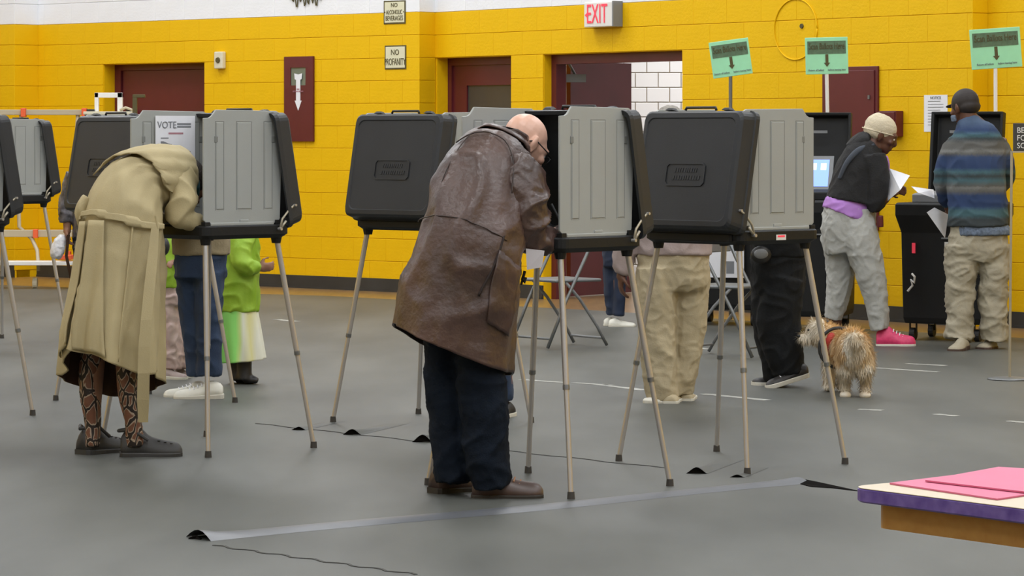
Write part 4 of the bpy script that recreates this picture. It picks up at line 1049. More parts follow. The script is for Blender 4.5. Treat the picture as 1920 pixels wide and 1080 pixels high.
# ------------------------------------------------------------ generic far figures
def ground(o):
    o.location.z = -min(v.co.z for v in o.data.vertices)
def figure(Z, cx, label, skin, torso, limbs, head=None, hs=1.0, vox=.009, hands=()):
    P = person(((cx-960)*Z/F, Z, FZ), label, skin, vox)
    for s_ in [torso]+limbs: sweep(P['q'], s_, Z, seg=14, scale=.8)
    if head: head_prims(P['q'], head[0], head[1], hs, head[2])
    for h in hands: hand_prims(P['q'], *h)
    return finish(P)

# 3. striped sweater man
Z = 21.0
torso = [(1832, 440, 0, 50, .13), (1832, 360, 0, 50, .13), (1830, 290, 0, 50, .12), (1825, 245, .03, 40, .10), (1815, 215, .05, 15, .05)]
aL = [(1790, 262, .05, 16, .06), (1772, 320, .08, 14, .05), (1775, 360, .16, 12, .045), (1778, 385, .24, 9, .03)]
aR_ = [(1875, 262, .05, 16, .06), (1888, 320, .12, 14, .05), (1872, 352, .26, 12, .04), (1850, 362, .34, 9, .03)]
lL = [(1805, 430, 0, 25, .09), (1803, 520, 0, 20, .08), (1800, 640, 0, 13, .05)]; lR = [(1858, 430, 0, 25, .09), (1860, 520, 0, 20, .08), (1862, 640, 0, 13, .05)]
hc = W(1808, 202, Z+.06); hf = (-.55, .78, -.25)
m = figure(Z, 1832, 'person in blue and grey striped sweater and dark cap facing a ballot scanner', 'skin_dark', torso, [aL, aR_, lL, lR], (hc, hf, W(1815, 232, Z+.04)), .95, .008,
           [(W(1778, 386, Z+.26), (-.1, .3, -1), (1, .2, 0), .9, 40, 1), (W(1850, 362, Z+.36), (-.8, .5, 0), (0, 0, -1), .9, 30, 1)])
f_, r_, u_ = basis(hf); m3 = Mx(r_, f_, u_)
q = MB(); q.ell(hc+m3 @ Vector((0, -.018, .030)), (.083, .103, .094), m3, 20, 12); q.ell(hc+m3 @ Vector((0, .10, .040)), (.055, .05, .009), m3, 16, 8); q.ell(hc+m3 @ Vector((0, -.05, -.01)), (.078, .07, .05), m3, 16, 8)
me = remesh(q, .006); o = put(me, 'cap', M['cap'], m)
q = MB(); p = hc+m3 @ Vector((.035, -.10, .055)); q.ell(p, (.008, .004, .010), m3, 8, 6); q.build('cap_badge', M['sweatpants'], m)
cloth(m, 'mask', [[(1787, 216, .02, 5, .03), (1789, 228, .02, 5, .03)]], Z, M['shirt_blue'], .006)
bt = [(1834, 424, 0, 58, .178), (1833, 380, 0, 56, .165), (1830, 330, 0, 55, .155), (1828, 285, .02, 56, .145), (1826, 258, .03, 50, .125), (1820, 238, .04, 32, .10), (1815, 222, .05, 19, .075)]
sw = [(1797, 264, .04, 15, .06), (1785, 280, .05, 19, .07), (1774, 308, .06, 20, .07), (1768, 340, .10, 18, .062), (1772, 368, .18, 15, .055), (1776, 382, .23, 12, .045)]
sw2 = [(1862, 262, .04, 15, .06), (1874, 278, .05, 19, .07), (1884, 308, .08, 19, .07), (1886, 335, .16, 17, .06), (1866, 355, .28, 14, .05)]
wk = [(.014, (8, 8, 11), 6, 2)]
cloth(m, 'striped_sweater', [bt, sw, sw2], Z, M['stripes'], .009, wk, smooth_it=4)
cloth(m, 'shirt_hem', [[(1840, 441, 0, 56, .170), (1840, 425, 0, 54, .166), (1842, 405, 0, 42, .12)]], Z, M['shirt_blue'], .009, [(.01, (14, 14, 6), 6, 2)])
def lf2(t, a): return 1+.05*math.sin(17*t+2*a)+.03*math.sin(31*t-a)
cloth(m, 'trousers', [[(1834, 395, 0, 48, .14), (1834, 440, 0, 54, .15), (1834, 470, 0, 56, .15), (1832, 490, 0, 50, .13)], [(1804, 460, 0, 33, .13), (1802, 520, 0, 29, .115), (1800, 560, 0, 27, .10), (1800, 610, .0, 27, .10), (1796, 638, -.01, 27, .11)], [(1862, 460, 0, 31, .13), (1864, 520, 0, 29, .115), (1862, 560, 0, 27, .10), (1864, 610, .0, 27, .10), (1864, 636, .01, 26, .10)]],
      Z, M['khaki_dark'], .009, [(.022, (8, 8, 12), 11, 2), (.01, (18, 18, 24), 3, 2)], fns=[None, lf2, lf2])
s1 = shoe(m, 'shoe', W(1808, 648, 20.95), W(1784, 655, 20.85)+Vector((-.0, -.10, 0)), .11, .07, M['khaki_dark'], M['shoe_brown']); ground(s1)
s1 = shoe(m, 'shoe', W(1862, 648, 21.05), W(1842, 650, 21.0)+Vector((-.02, -.06, 0)), .11, .07, M['khaki_dark'], M['shoe_brown']); ground(s1)
def sheet(name, pts, label, m=None, th=.002, cat='paper', group=None):
    q = MB(); L = [W(*p) for p in pts]; n_ = (L[1]-L[0]).cross(L[2]-L[0]).normalized()*th
    q.hull(L, [p+n_ for p in L]); o = q.build(name, m or M['paper'], None); recenter(o); return tag(o, label, cat, group)
sheet('ballot_sheet', [(1709, 350, 21.0), (1722, 362, 20.8), (1752, 372, 21.1), (1750, 356, 21.3)], 'white ballot held flat out to the left of the striped-sweater person')
sheet('ballot_sheet', [(1738, 398, 21.0), (1752, 389, 21.1), (1778, 402, 21.2), (1772, 446, 21.1)], 'white folded paper held down beside the beige trousers of the striped-sweater person')

# 4. person in cream beanie
Z = 21.4
torso = [(1590, 400, 0, 44, .12), (1590, 350, .0, 40, .12), (1612, 300, .0, 36, .12), (1640, 268, .0, 22, .07)]
aR4 = [(1642, 300, -.1, 16, .055), (1648, 345, -.13, 14, .05), (1655, 375, -.12, 12, .04), (1668, 362, -.05, 9, .03)]
aL4 = [(1632, 295, .15, 16, .055), (1655, 340, .18, 14, .05), (1670, 350, .10, 9, .03)]
lA = [(1565, 430, .1, 28, .10), (1572, 510, .1, 22, .08), (1565, 620, .12, 14, .05)]; lB = [(1610, 430, -.08, 28, .10), (1628, 510, -.1, 22, .08), (1655, 615, -.1, 14, .05)]
hc = W(1655, 254, Z); hf = (.86, -.15, -.42)
m = figure(Z, 1610, 'person in cream beanie, black hoodie and light grey sweatpants reading a white sheet', 'skin_dark', torso, [aR4, aL4, lA, lB], (hc, hf, W(1632, 280, Z)), .98, .008,
           [(W(1660, 366, Z-.06), (.8, .3, .3), (0, 1, 0), .9, 45, 1), (W(1668, 348, Z+.08), (.8, 0, -.3), (0, -1, 0), .9, 45, 1)])
eyes(hc, hf, m, .98)
f_, r_, u_ = basis(hf); m3 = Mx(r_, f_, u_)
q = MB(); q.ell(hc+m3 @ Vector((0, -.034, .040)), (.090, .112, .094), m3, 20, 12); q.ell(hc+m3 @ Vector((0, -.07, .07)), (.07, .06, .06), m3, 20, 12); q.ell(hc+m3 @ Vector((0, -.045, .0)), (.088, .095, .055), m3, 20, 12); me = remesh(q, .006, 2); wrinkle(me, .004, (30, 30, 30), 3); put(me, 'beanie', M['beanie'], m)
q = MB(); q.tube([hc+m3 @ Vector((.088*math.cos(a), -.032+.112*math.sin(a), .012+.022*math.sin(a))) for a in [i*math.pi/12 for i in range(25)]], .0045, 8); q.build('beanie_cuff', M['beanie'], m, smooth=True)
cloth(m, 'hoodie', [[(1597, 378, 0, 48, .180), (1603, 345, .0, 45, .170), (1612, 312, .0, 42, .16), (1624, 284, .0, 36, .14), (1636, 268, .0, 23, .10)],
                   [(1640, 292, -.12, 22, .07), (1648, 330, -.15, 20, .065), (1645, 365, -.15, 19, .06), (1640, 388, -.13, 14, .05), (1655, 374, -.10, 11, .04)],
                   [(1640, 292, .14, 20, .07), (1652, 330, .18, 18, .06), (1664, 352, .13, 12, .045)]], Z, M['hoodie'], .009, [(.014, (9, 9, 9), 6, 2)])
cloth(m, 'hood', [[(1600, 284, .02, 20, .11), (1618, 266, .02, 19, .13), (1636, 262, .0, 15, .11)]], Z, M['hoodie'], .009, [(.01, (12, 12, 12), 2, 2)])
cloth(m, 'shoulder_panel', [[(1574, 335, -.115, 4, .02), (1588, 305, -.135, 5, .02), (1610, 282, -.125, 6, .02), (1638, 271, -.09, 4, .02)]], Z, M['hood_grey'], .006, label='slate grey strip over the back of the hoodie')
cloth(m, 'shirt_hem', [[(1585, 404, 0, 46, .178), (1592, 386, 0, 46, .172), (1600, 362, 0, 38, .12)]], Z, M['purple'], .008, [(.014, (9, 9, 14), 3, 2)], label='lilac shirt hem below the hoodie')
cloth(m, 'shirt_collar', [[(1660, 292, -.05, 4, .03), (1662, 306, -.05, 6, .03), (1664, 322, -.05, 4, .03)]], Z, M['purple'], .006)
cloth(m, 'sweatpants', [[(1594, 388, 0, 49, .165), (1590, 430, 0, 51, .17), (1596, 470, 0, 48, .14)], [(1572, 440, .08, 34, .13), (1576, 500, .10, 28, .11), (1572, 550, .10, 22, .09), (1562, 598, .12, 17, .08)],
                       [(1606, 412, -.04, 33, .12), (1612, 445, -.08, 35, .13), (1628, 500, -.10, 29, .11), (1642, 555, -.10, 23, .09), (1650, 618, -.10, 17, .08)]], Z, M['sweatpants'], .009, [(.018, (10, 10, 8), 17, 2), (.008, (22, 22, 20), 3, 2)])
s1 = shoe(m, 'sneaker', W(1643, 646, Z-.1), W(1717, 646, Z-.12), .11, .13, M['pink_shoe'], M['sole_white'], lace=M['paper'], label='hot pink sneaker'); ground(s1)
s1 = shoe(m, 'sneaker', W(1548, 636, Z+.2), W(1618, 638, Z+.16), .10, .075, M['pink_shoe'], M['sole_white'], lace=M['paper'], label='hot pink sneaker'); ground(s1)
cloth(m, 'wristlet', [[(1650, 404, -.14, 6, .03), (1651, 426, -.14, 6, .03)]], Z, M['maroon'], .006, label='dark red pouch hanging from the wrist')
sheet('ballot_sheet', [(1664, 377, 21.25), (1668, 316, 21.3), (1706, 329, 21.2), (1688, 356, 21.15)], 'white ballot sheet held by the person in the cream beanie')

# 5. beige trousers, pinkish jersey
Z = 16.85
torso = [(1260, 470, 0, 62, .14), (1262, 390, 0, 60, .14), (1268, 310, 0, 58, .13), (1268, 262, .03, 40, .09)]
a5 = [(1205, 300, .0, 20, .06), (1188, 380, -.02, 18, .055), (1172, 450, -.02, 16, .05), (1166, 510, -.02, 11, .035)]
b5 = [(1326, 300, .05, 20, .06), (1336, 380, .1, 18, .055), (1325, 440, .25, 14, .045), (1300, 448, .40, 11, .03)]
l5 = [(1232, 500, -.05, 34, .11), (1236, 600, -.05, 28, .09), (1243, 740, -.05, 17, .055)]; m5 = [(1290, 500, .05, 34, .11), (1290, 600, .05, 28, .09), (1280, 730, .06, 17, .055)]
hc = W(1256, 244, Z+.1); hf = (.1, .9, -.45)
m = figure(Z, 1262, 'person in beige trousers and pinkish grey top standing between the two nearest booths', 'skin_dark', torso, [a5, b5, l5, m5], (hc, hf, W(1268, 262, Z+.03)), .98, .009,
           [(W(1165, 512, Z-.02), (-.05, 0, -1), (.9, .2, 0), .95, 35, 1), (W(1300, 448, Z+.42), (-.8, .5, 0), (0, 0, -1), .9, 30, 1)])
f_, r_, u_ = basis(hf); m3 = Mx(r_, f_, u_); q = MB(); q.ell(hc+m3 @ Vector((0, -.025, .03)), (.090, .105, .092), m3, 18, 12); me = remesh(q, .008); wrinkle(me, .01, (25, 25, 25), 3); put(me, 'hair', M['hair_grey'], m)
cloth(m, 'sweatshirt', [[(1262, 478, 0, 72, .19), (1262, 430, 0, 72, .19), (1264, 370, 0, 68, .185), (1268, 300, 0, 66, .17), (1268, 270, .02, 48, .12)],
                       [(1205, 298, .0, 26, .085), (1190, 370, -.02, 25, .08), (1174, 440, -.02, 24, .075), (1168, 500, -.02, 19, .06), (1166, 515, -.02, 14, .05)],
                       [(1328, 298, .05, 26, .085), (1338, 370, .1, 24, .08), (1330, 430, .22, 20, .065), (1305, 446, .38, 15, .05)]], Z, M['sweat_pink'], .010, [(.018, (8, 8, 9), 6, 2)])
cloth(m, 'trousers', [[(1262, 462, 0, 68, .18), (1262, 520, 0, 68, .17), (1262, 545, 0, 60, .14)], [(1230, 500, -.05, 39, .14), (1232, 580, -.05, 36, .12), (1236, 660, -.05, 34, .11), (1240, 720, -.05, 32, .11), (1244, 748, -.05, 30, .10)],
                     [(1294, 500, .05, 37, .14), (1294, 580, .05, 33, .12), (1288, 660, .06, 27, .10), (1282, 710, .06, 23, .09), (1280, 740, .06, 21, .08)]], Z, M['khaki'], .009, [(.020, (9, 9, 5), 11, 2), (.01, (16, 16, 20), 3, 2)], fns=[None, lf, lf])
s1 = shoe(m, 'shoe', W(1250, 758, Z-.1), W(1206, 762, Z-.18), .11, .055, M['white_shoe'], M['sole_white']); ground(s1)
s1 = shoe(m, 'shoe', W(1256, 762, Z-.16), W(1262, 752, Z+.12), .11, .055, M['khaki'], M['sole_white']); ground(s1)
s1 = shoe(m, 'shoe', W(1286, 750, Z-.0), W(1290, 742, Z+.25), .10, .055, M['khaki'], M['sole_white']); ground(s1)
bpy.data.objects.remove([c for c in m.children if c.name.startswith('shoe')][0].children[0]); 
x_ = [c for c in m.children if c.name.startswith('shoe')][0]; bpy.data.objects.remove(x_)
s1 = shoe(m, 'shoe_toe', W(1244, 762, Z-.12), W(1206, 760, Z-.10), .08, .045, M['white_shoe'], M['sole_white']); ground(s1)

# 6. person in black behind the rightmost booth
Z = 17.9
torso = [(1462, 480, 0, 48, .13), (1462, 400, 0, 48, .13), (1458, 320, -.02, 50, .12), (1450, 285, -.08, 30, .09)]
a6 = [(1418, 320, -.05, 16, .055), (1415, 380, -.15, 14, .05), (1428, 425, -.3, 12, .04)]; b6 = [(1495, 320, .0, 16, .055), (1505, 380, -.1, 14, .05), (1480, 420, -.3, 12, .04)]
l6 = [(1440, 500, .05, 30, .10), (1440, 600, .05, 26, .08), (1452, 705, .05, 15, .05)]; m6 = [(1475, 500, -.05, 32, .10), (1460, 600, -.05, 27, .08), (1482, 700, -.06, 15, .05)]
hc = W(1440, 268, Z-.2); hf = (-.5, -.6, -.6)
m = figure(Z, 1460, 'person all in black with loose trousers, partly hidden by the rightmost booth', 'skin_mid', torso, [a6, b6, l6, m6], (hc, hf, W(1450, 292, Z-.08)), .95, .010,
           [(W(1428, 426, Z-.32), (-.3, -.9, 0), (0, 0, -1), .9, 30, 1), (W(1480, 420, Z-.32), (-.3, -.9, 0), (0, 0, -1), .9, 30, 1)])
f_, r_, u_ = basis(hf); m3 = Mx(r_, f_, u_); q = MB(); q.ell(hc+m3 @ Vector((0, -.03, .03)), (.086, .10, .09), m3, 18, 12); put(remesh(q, .008), 'hair', M['hair_dark'], m)
cloth(m, 'jacket', [[(1460, 480, 0, 54, .17), (1460, 430, 0, 54, .17), (1458, 360, 0, 54, .165), (1454, 305, -.03, 54, .15), (1450, 288, -.06, 36, .11)], [(1416, 318, -.05, 20, .075), (1412, 380, -.15, 18, .07), (1426, 424, -.3, 14, .05)], [(1498, 318, .0, 20, .075), (1508, 380, -.1, 18, .07), (1482, 418, -.28, 14, .05)]], Z, M['black_cloth'], .010, [(.016, (8, 8, 9), 6, 2)])
cloth(m, 'trousers', [[(1458, 465, 0, 52, .17), (1460, 520, 0, 51, .16), (1460, 550, 0, 46, .13)], [(1440, 520, .05, 32, .12), (1440, 600, .05, 31, .11), (1450, 660, .04, 27, .10), (1456, 712, .04, 24, .09)], [(1472, 520, -.05, 38, .13), (1460, 600, -.05, 42, .12), (1470, 660, -.06, 36, .11), (1482, 702, -.06, 29, .10)]], Z, M['black_cloth'], .009, [(.016, (8, 8, 10), 11, 2)])
s1 = shoe(m, 'shoe', W(1514, 706, Z-.1)+Vector((0, 0, .0)), W(1436, 730, Z-.14), .10, .075, M['black_shoe'], M['sole_white'], lace=M['paper']); ground(s1)
s1 = shoe(m, 'shoe', W(1470, 722, Z+.1), W(1412, 722, Z+.02), .10, .07, M['black_shoe'], M['sole_white']); ground(s1)
q = MB(); q.ell(W(1427, 478, Z-.19), (.058, .03, .050), None, 18, 12); o = q.build('waist_bag', M['black_bag'], None, smooth=True); recenter(o); tag(o, 'round dark waist pouch hung in front of the black trousers', 'bag')
q = MB(); q.ell(W(1427, 476, Z-.218), (.040, .008, .028), None, 14, 8); q.build('pouch_panel', M['grey_frame'], o, smooth=True)

# 7. person in jeans and white sneakers under the trench-coat booth
Z = 17.1
torso = [(372, 470, 0, 46, .13), (375, 400, 0, 46, .13), (385, 320, -.05, 44, .12), (390, 280, -.1, 26, .08)]
a7 = [(345, 320, -.05, 17, .055), (335, 390, -.12, 15, .05), (320, 420, -.22, 11, .035)]; b7 = [(425, 320, .0, 17, .055), (425, 390, -.1, 15, .05), (395, 418, -.2, 11, .035)]
l7 = [(355, 500, .05, 28, .10), (362, 600, .05, 23, .08), (368, 705, .06, 14, .05)]; m7 = [(392, 500, -.03, 28, .10), (388, 600, -.04, 23, .08), (388, 705, -.05, 14, .05)]
hc = W(388, 262, Z-.22); hf = (-.5, -.6, -.6)
m = figure(Z, 375, 'person in blue jeans and white sneakers, upper body hidden by the booth', 'skin_mid', torso, [a7, b7, l7, m7], (hc, hf, W(390, 285, Z-.1)), .92, .010,
           [(W(320, 421, Z-.24), (-.6, -.7, 0), (0, 0, -1), .85, 30, 1), (W(395, 418, Z-.22), (-.6, -.7, 0), (0, 0, -1), .85, 30, 1)])
f_, r_, u_ = basis(hf); m3 = Mx(r_, f_, u_); q = MB(); q.ell(hc+m3 @ Vector((0, -.03, .03)), (.086, .10, .09), m3, 18, 12); put(remesh(q, .008), 'hair', M['hair_dark'], m)
cloth(m, 'sweater', [[(377, 478, 0, 54, .165), (377, 430, 0, 54, .16), (380, 360, -.02, 52, .155), (386, 300, -.06, 50, .13), (390, 282, -.09, 30, .10)], [(343, 318, -.05, 21, .075), (332, 388, -.12, 18, .065), (322, 418, -.2, 13, .05)], [(428, 318, 0, 21, .075), (428, 388, -.1, 18, .065), (398, 416, -.19, 13, .05)]], Z, M['tan_knit'], .010, [(.014, (8, 8, 9), 6, 2)])
cloth(m, 'jeans', [[(376, 466, 0, 50, .155), (376, 520, 0, 49, .15)], [(356, 510, .05, 29, .115), (362, 580, .05, 26, .10), (368, 650, .05, 22, .085), (372, 702, .06, 21, .08)], [(394, 510, -.03, 27, .115), (391, 580, -.04, 26, .10), (392, 650, -.05, 24, .085), (392, 704, -.05, 24, .08)]], Z, M['denim'], .009, [(.018, (9, 9, 9), 11, 2)])
s1 = shoe(m, 'sneaker', W(418, 744, Z-.08), W(326, 748, Z-.08), .10, .085, M['white_shoe'], M['sole_white'], lace=M['paper']); ground(s1)
s1 = shoe(m, 'sneaker', W(395, 742, Z+.06), W(307, 744, Z+.02), .10, .08, M['white_shoe'], M['sole_white'], lace=M['paper']); ground(s1)
q = MB(); q.ell(W(306, 462, 16.05), (.033, .03, .048), None, 12, 8); q.tube([W(306, 448, 16.05), W(309, 436, 16.05), W(312, 430, 16.05)], .006, 6); q.build('shoulder_pouch', M['black_bag'], m, smooth=True)

# 8. child in lime jacket and tie-dye skirt
Z = 18.05
torso = [(450, 560, 0, 30, .09), (450, 500, 0, 30, .09), (450, 445, 0, 30, .085), (450, 415, 0, 16, .05)]
a8 = [(470, 440, .0, 12, .04), (462, 495, -.08, 11, .035), (485, 502, -.08, 9, .028)]; b8 = [(428, 440, .05, 12, .04), (420, 490, .1, 11, .035), (425, 530, .12, 8, .025)]
l8 = [(440, 600, .03, 16, .05), (440, 700, .03, 11, .035)]; m8 = [(462, 600, -.03, 16, .05), (456, 700, -.03, 11, .035)]
hc = W(452, 375, Z-.02); hf = (.8, -.3, -.35)
m = figure(Z, 452, 'child in lime green jacket and tie-dye skirt with black boots', 'skin_mid', torso, [a8, b8, l8, m8], (hc, hf, W(450, 415, Z)), .86, .008,
           [(W(484, 503, Z-.08), (.9, 0, .1), (0, 1, .2), .75, 60, 1), (W(425, 530, Z+.12), (0, 0, -1), (1, 0, 0), .75, 30, 1)])
f_, r_, u_ = basis(hf); m3 = Mx(r_, f_, u_); q = MB(); q.ell(hc+m3 @ Vector((0, -.03, .03)), (.082, .095, .088), m3, 18, 12); put(remesh(q, .008), 'hair', M['hair_dark'], m)
cloth(m, 'lime_jacket', [[(449, 584, 0, 38, .13), (449, 545, 0, 38, .13), (450, 500, 0, 37, .125), (450, 450, 0, 36, .115), (450, 424, 0, 20, .075)], [(464, 440, -.06, 17, .06), (452, 480, -.12, 19, .06), (462, 500, -.14, 17, .055), (483, 502, -.10, 11, .04)], [(430, 440, .05, 15, .055), (422, 490, .1, 13, .05), (425, 522, .12, 10, .035)]], Z, M['lime'], .008, [(.018, (11, 11, 10), 6, 2)])
sk = [(456, 676, 0, 41, .155), (453, 640, 0, 39, .145), (450, 600, 0, 36, .13), (449, 570, 0, 32, .12)]
coat(m, 'skirt', sk, Z, [M['skirt']], lambda t, a: 1+.07*(1-t)*math.sin(9*a), 24, 60, None, .004)
cloth(m, 'boots', [[(440, 640, .04, 15, .05), (442, 690, .04, 14, .05), (444, 712, .04, 14, .06)], [(458, 640, -.04, 15, .05), (458, 690, -.04, 14, .05), (458, 712, -.04, 15, .06)], [(458, 710, -.04, 9, .045), (474, 712, -.04, 8, .04), (484, 714, -.04, 5, .03)], [(444, 710, .04, 9, .045), (458, 712, .04, 8, .04), (470, 714, .04, 5, .03)]], Z, M['black_shoe'], .007)

# 9. child in lime jacket and pale pink trousers
Z = 18.45
torso = [(322, 540, 0, 26, .09), (320, 480, 0, 26, .09), (318, 430, 0, 28, .085), (318, 395, 0, 15, .05)]
a9 = [(342, 425, -.02, 12, .04), (350, 470, -.08, 11, .035), (335, 490, -.15, 8, .025)]; b9 = [(296, 425, .05, 12, .04), (292, 470, .1, 11, .035), (294, 510, .1, 8, .025)]
l9 = [(314, 570, .0, 17, .06), (318, 690, .0, 12, .04)]; m9 = [(335, 570, .06, 17, .06), (340, 690, .06, 12, .04)]
hc = W(318, 360, Z-.02); hf = (.6, -.5, -.35)
m = figure(Z, 325, 'child in lime green jacket and shiny pale pink trousers, half hidden by the trench coat', 'skin_mid', torso, [a9, b9, l9, m9], (hc, hf, W(318, 400, Z)), .86, .009,
           [(W(335, 490, Z-.16), (-.3, -.5, 0), (0, 0, -1), .75, 40, 1), (W(294, 510, Z+.1), (0, 0, -1), (1, 0, 0), .75, 30, 1)])
f_, r_, u_ = basis(hf); m3 = Mx(r_, f_, u_); q = MB(); q.ell(hc+m3 @ Vector((0, -.03, .03)), (.082, .095, .088), m3, 18, 12); put(remesh(q, .008), 'hair', M['hair_dark'], m)
cloth(m, 'lime_jacket', [[(320, 538, 0, 36, .13), (320, 500, 0, 34, .125), (318, 450, 0, 33, .115), (318, 404, 0, 19, .075)], [(344, 424, -.02, 15, .05), (352, 470, -.08, 14, .05), (338, 488, -.14, 10, .035)], [(295, 424, .05, 15, .05), (291, 470, .1, 13, .05), (293, 502, .1, 10, .035)]], Z, M['lime'], .009, [(.016, (11, 11, 10), 9, 2)])
cloth(m, 'trousers', [[(322, 528, 0, 31, .12), (322, 570, 0, 31, .12)], [(316, 570, -.02, 20, .09), (320, 640, -.02, 20, .085), (322, 692, -.02, 19, .08)], [(338, 570, .08, 17, .08), (342, 640, .08, 16, .08), (345, 690, .08, 15, .07)]], Z, M['pink_satin'], .008, [(.02, (13, 13, 16), 11, 2)])
s1 = shoe(m, 'shoe', W(306, 710, Z-.05), W(350, 714, Z-.10), .09, .06, M['sweat_pink'], M['sole_white']); ground(s1)
s1 = shoe(m, 'shoe', W(330, 704, Z+.08), W(360, 706, Z+.04), .08, .06, M['sweat_pink'], M['sole_white']); ground(s1)

# 10. voter hidden behind the leather coat
Z = 15.95
torso = [(925, 540, 0, 48, .14), (922, 460, 0, 48, .14), (912, 380, -.08, 46, .13), (900, 330, -.2, 26, .08)]
l10 = [(905, 560, .1, 28, .10), (908, 650, .1, 22, .08), (900, 750, .1, 14, .05)]; m10 = [(945, 560, -.0, 26, .10), (946, 650, -.0, 20, .08), (950, 750, .0, 13, .05)]
b10 = [(880, 360, -.12, 16, .05), (865, 410, -.25, 14, .045), (850, 432, -.4, 11, .035)]; a10 = [(935, 360, -.1, 16, .05), (935, 410, -.2, 14, .045), (905, 432, -.35, 11, .035)]
hc = W(886, 312, Z-.35); hf = (-.5, -.5, -.7)
m = figure(Z, 930, 'person in dark jeans almost wholly hidden behind the leather-coat man, one shoe showing', 'skin_mid', torso, [l10, m10, a10, b10], (hc, hf, W(899, 335, Z-.2)), .92, .011,
           [(W(850, 432, Z-.42), (-.6, -.7, 0), (0, 0, -1), .85, 30, 1), (W(905, 432, Z-.37), (-.6, -.7, 0), (0, 0, -1), .85, 30, 1)])
f_, r_, u_ = basis(hf); m3 = Mx(r_, f_, u_); q = MB(); q.ell(hc+m3 @ Vector((0, -.03, .03)), (.086, .10, .09), m3, 18, 12); put(remesh(q, .009), 'hair', M['hair_dark'], m)
cloth(m, 'jacket', [[(925, 520, 0, 54, .17), (922, 450, 0, 54, .17), (912, 385, -.06, 52, .155), (900, 340, -.17, 34, .11)], [(880, 355, -.12, 19, .065), (862, 410, -.25, 16, .06), (852, 430, -.38, 13, .045)], [(938, 355, -.1, 19, .065), (938, 410, -.2, 16, .06), (908, 430, -.33, 13, .045)]], Z, M['black_cloth'], .011, [(.014, (8, 8, 9), 6, 2)])
cloth(m, 'jeans', [[(925, 500, 0, 50, .16), (925, 570, 0, 48, .15)], [(905, 560, .1, 29, .12), (906, 650, .1, 22, .09), (902, 742, .1, 18, .07)], [(946, 560, .0, 22, .12), (945, 650, .0, 17, .09), (948, 750, .0, 14, .07)]], Z, M['denim'], .010, [(.016, (9, 9, 9), 11, 2)])
s1 = shoe(m, 'shoe', W(958, 776, Z+.03), W(925, 785, Z-.15), .09, .07, M['black_shoe'], M['sole_white']); ground(s1)
s1 = shoe(m, 'shoe', W(905, 770, Z+.1), W(880, 780, Z-.08), .09, .07, M['black_shoe'], M['sole_white']); ground(s1)

# 11. person in jeans by the doorway
Z = 23.5
torso = [(1154, 470, 0, 26, .11), (1154, 400, 0, 30, .12), (1154, 320, .0, 32, .11), (1154, 285, 0, 15, .06)]
l11 = [(1146, 490, .05, 16, .09), (1147, 590, .05, 10, .05)]; m11 = [(1162, 490, -.05, 16, .09), (1160, 590, -.05, 10, .05)]
a11 = [(1128, 315, .0, 10, .05), (1124, 380, .0, 9, .045), (1128, 430, -.05, 8, .035)]; b11 = [(1180, 315, 0, 10, .05), (1184, 380, 0, 9, .045), (1180, 430, -.05, 8, .035)]
hc = W(1156, 254, Z); hf = (.95, -.2, -.2)
m = figure(Z, 1156, 'distant person in dark blue jeans and white slip-ons by the open doorway', 'skin_mid', torso, [l11, m11, a11, b11], (hc, hf, W(1155, 285, Z)), .9, .012, [(W(1128, 432, Z-.05), (0, 0, -1), (1, 0, 0), .8, 30, 1), (W(1180, 432, Z-.05), (0, 0, -1), (-1, 0, 0), .8, 30, 1)])
f_, r_, u_ = basis(hf); m3 = Mx(r_, f_, u_); q = MB(); q.ell(hc+m3 @ Vector((0, -.03, .03)), (.086, .10, .09), m3, 14, 10); put(remesh(q, .010), 'hair', M['hair_dark'], m)
cloth(m, 'jacket', [[(1154, 462, 0, 30, .15), (1154, 400, 0, 31, .15), (1154, 330, .0, 33, .14), (1154, 294, 0, 20, .09)], [(1128, 313, 0, 13, .06), (1123, 380, 0, 12, .055), (1127, 424, -.04, 10, .05)], [(1181, 313, 0, 13, .06), (1185, 380, 0, 12, .055), (1181, 424, -.04, 10, .05)]], Z, M['navy'], .012, [(.012, (8, 8, 9), 6, 2)])
cloth(m, 'jeans', [[(1153, 450, 0, 24, .15), (1153, 500, 0, 23, .14)], [(1144, 490, .05, 14, .10), (1144, 540, .05, 12, .08), (1146, 590, .05, 9, .07)], [(1162, 490, -.05, 13, .10), (1162, 540, -.05, 12, .08), (1160, 592, -.05, 11, .07)]], Z, M['navy_jean'], .010, [(.014, (9, 9, 9), 11, 2)])
s1 = shoe(m, 'shoe', W(1142, 608, Z-.05), W(1192, 609, Z-.08), .09, .06, M['white_shoe'], M['sole_white']); ground(s1)
s1 = shoe(m, 'shoe', W(1132, 606, Z+.06), W(1180, 606, Z+.06), .09, .06, M['white_shoe'], M['sole_white']); ground(s1)

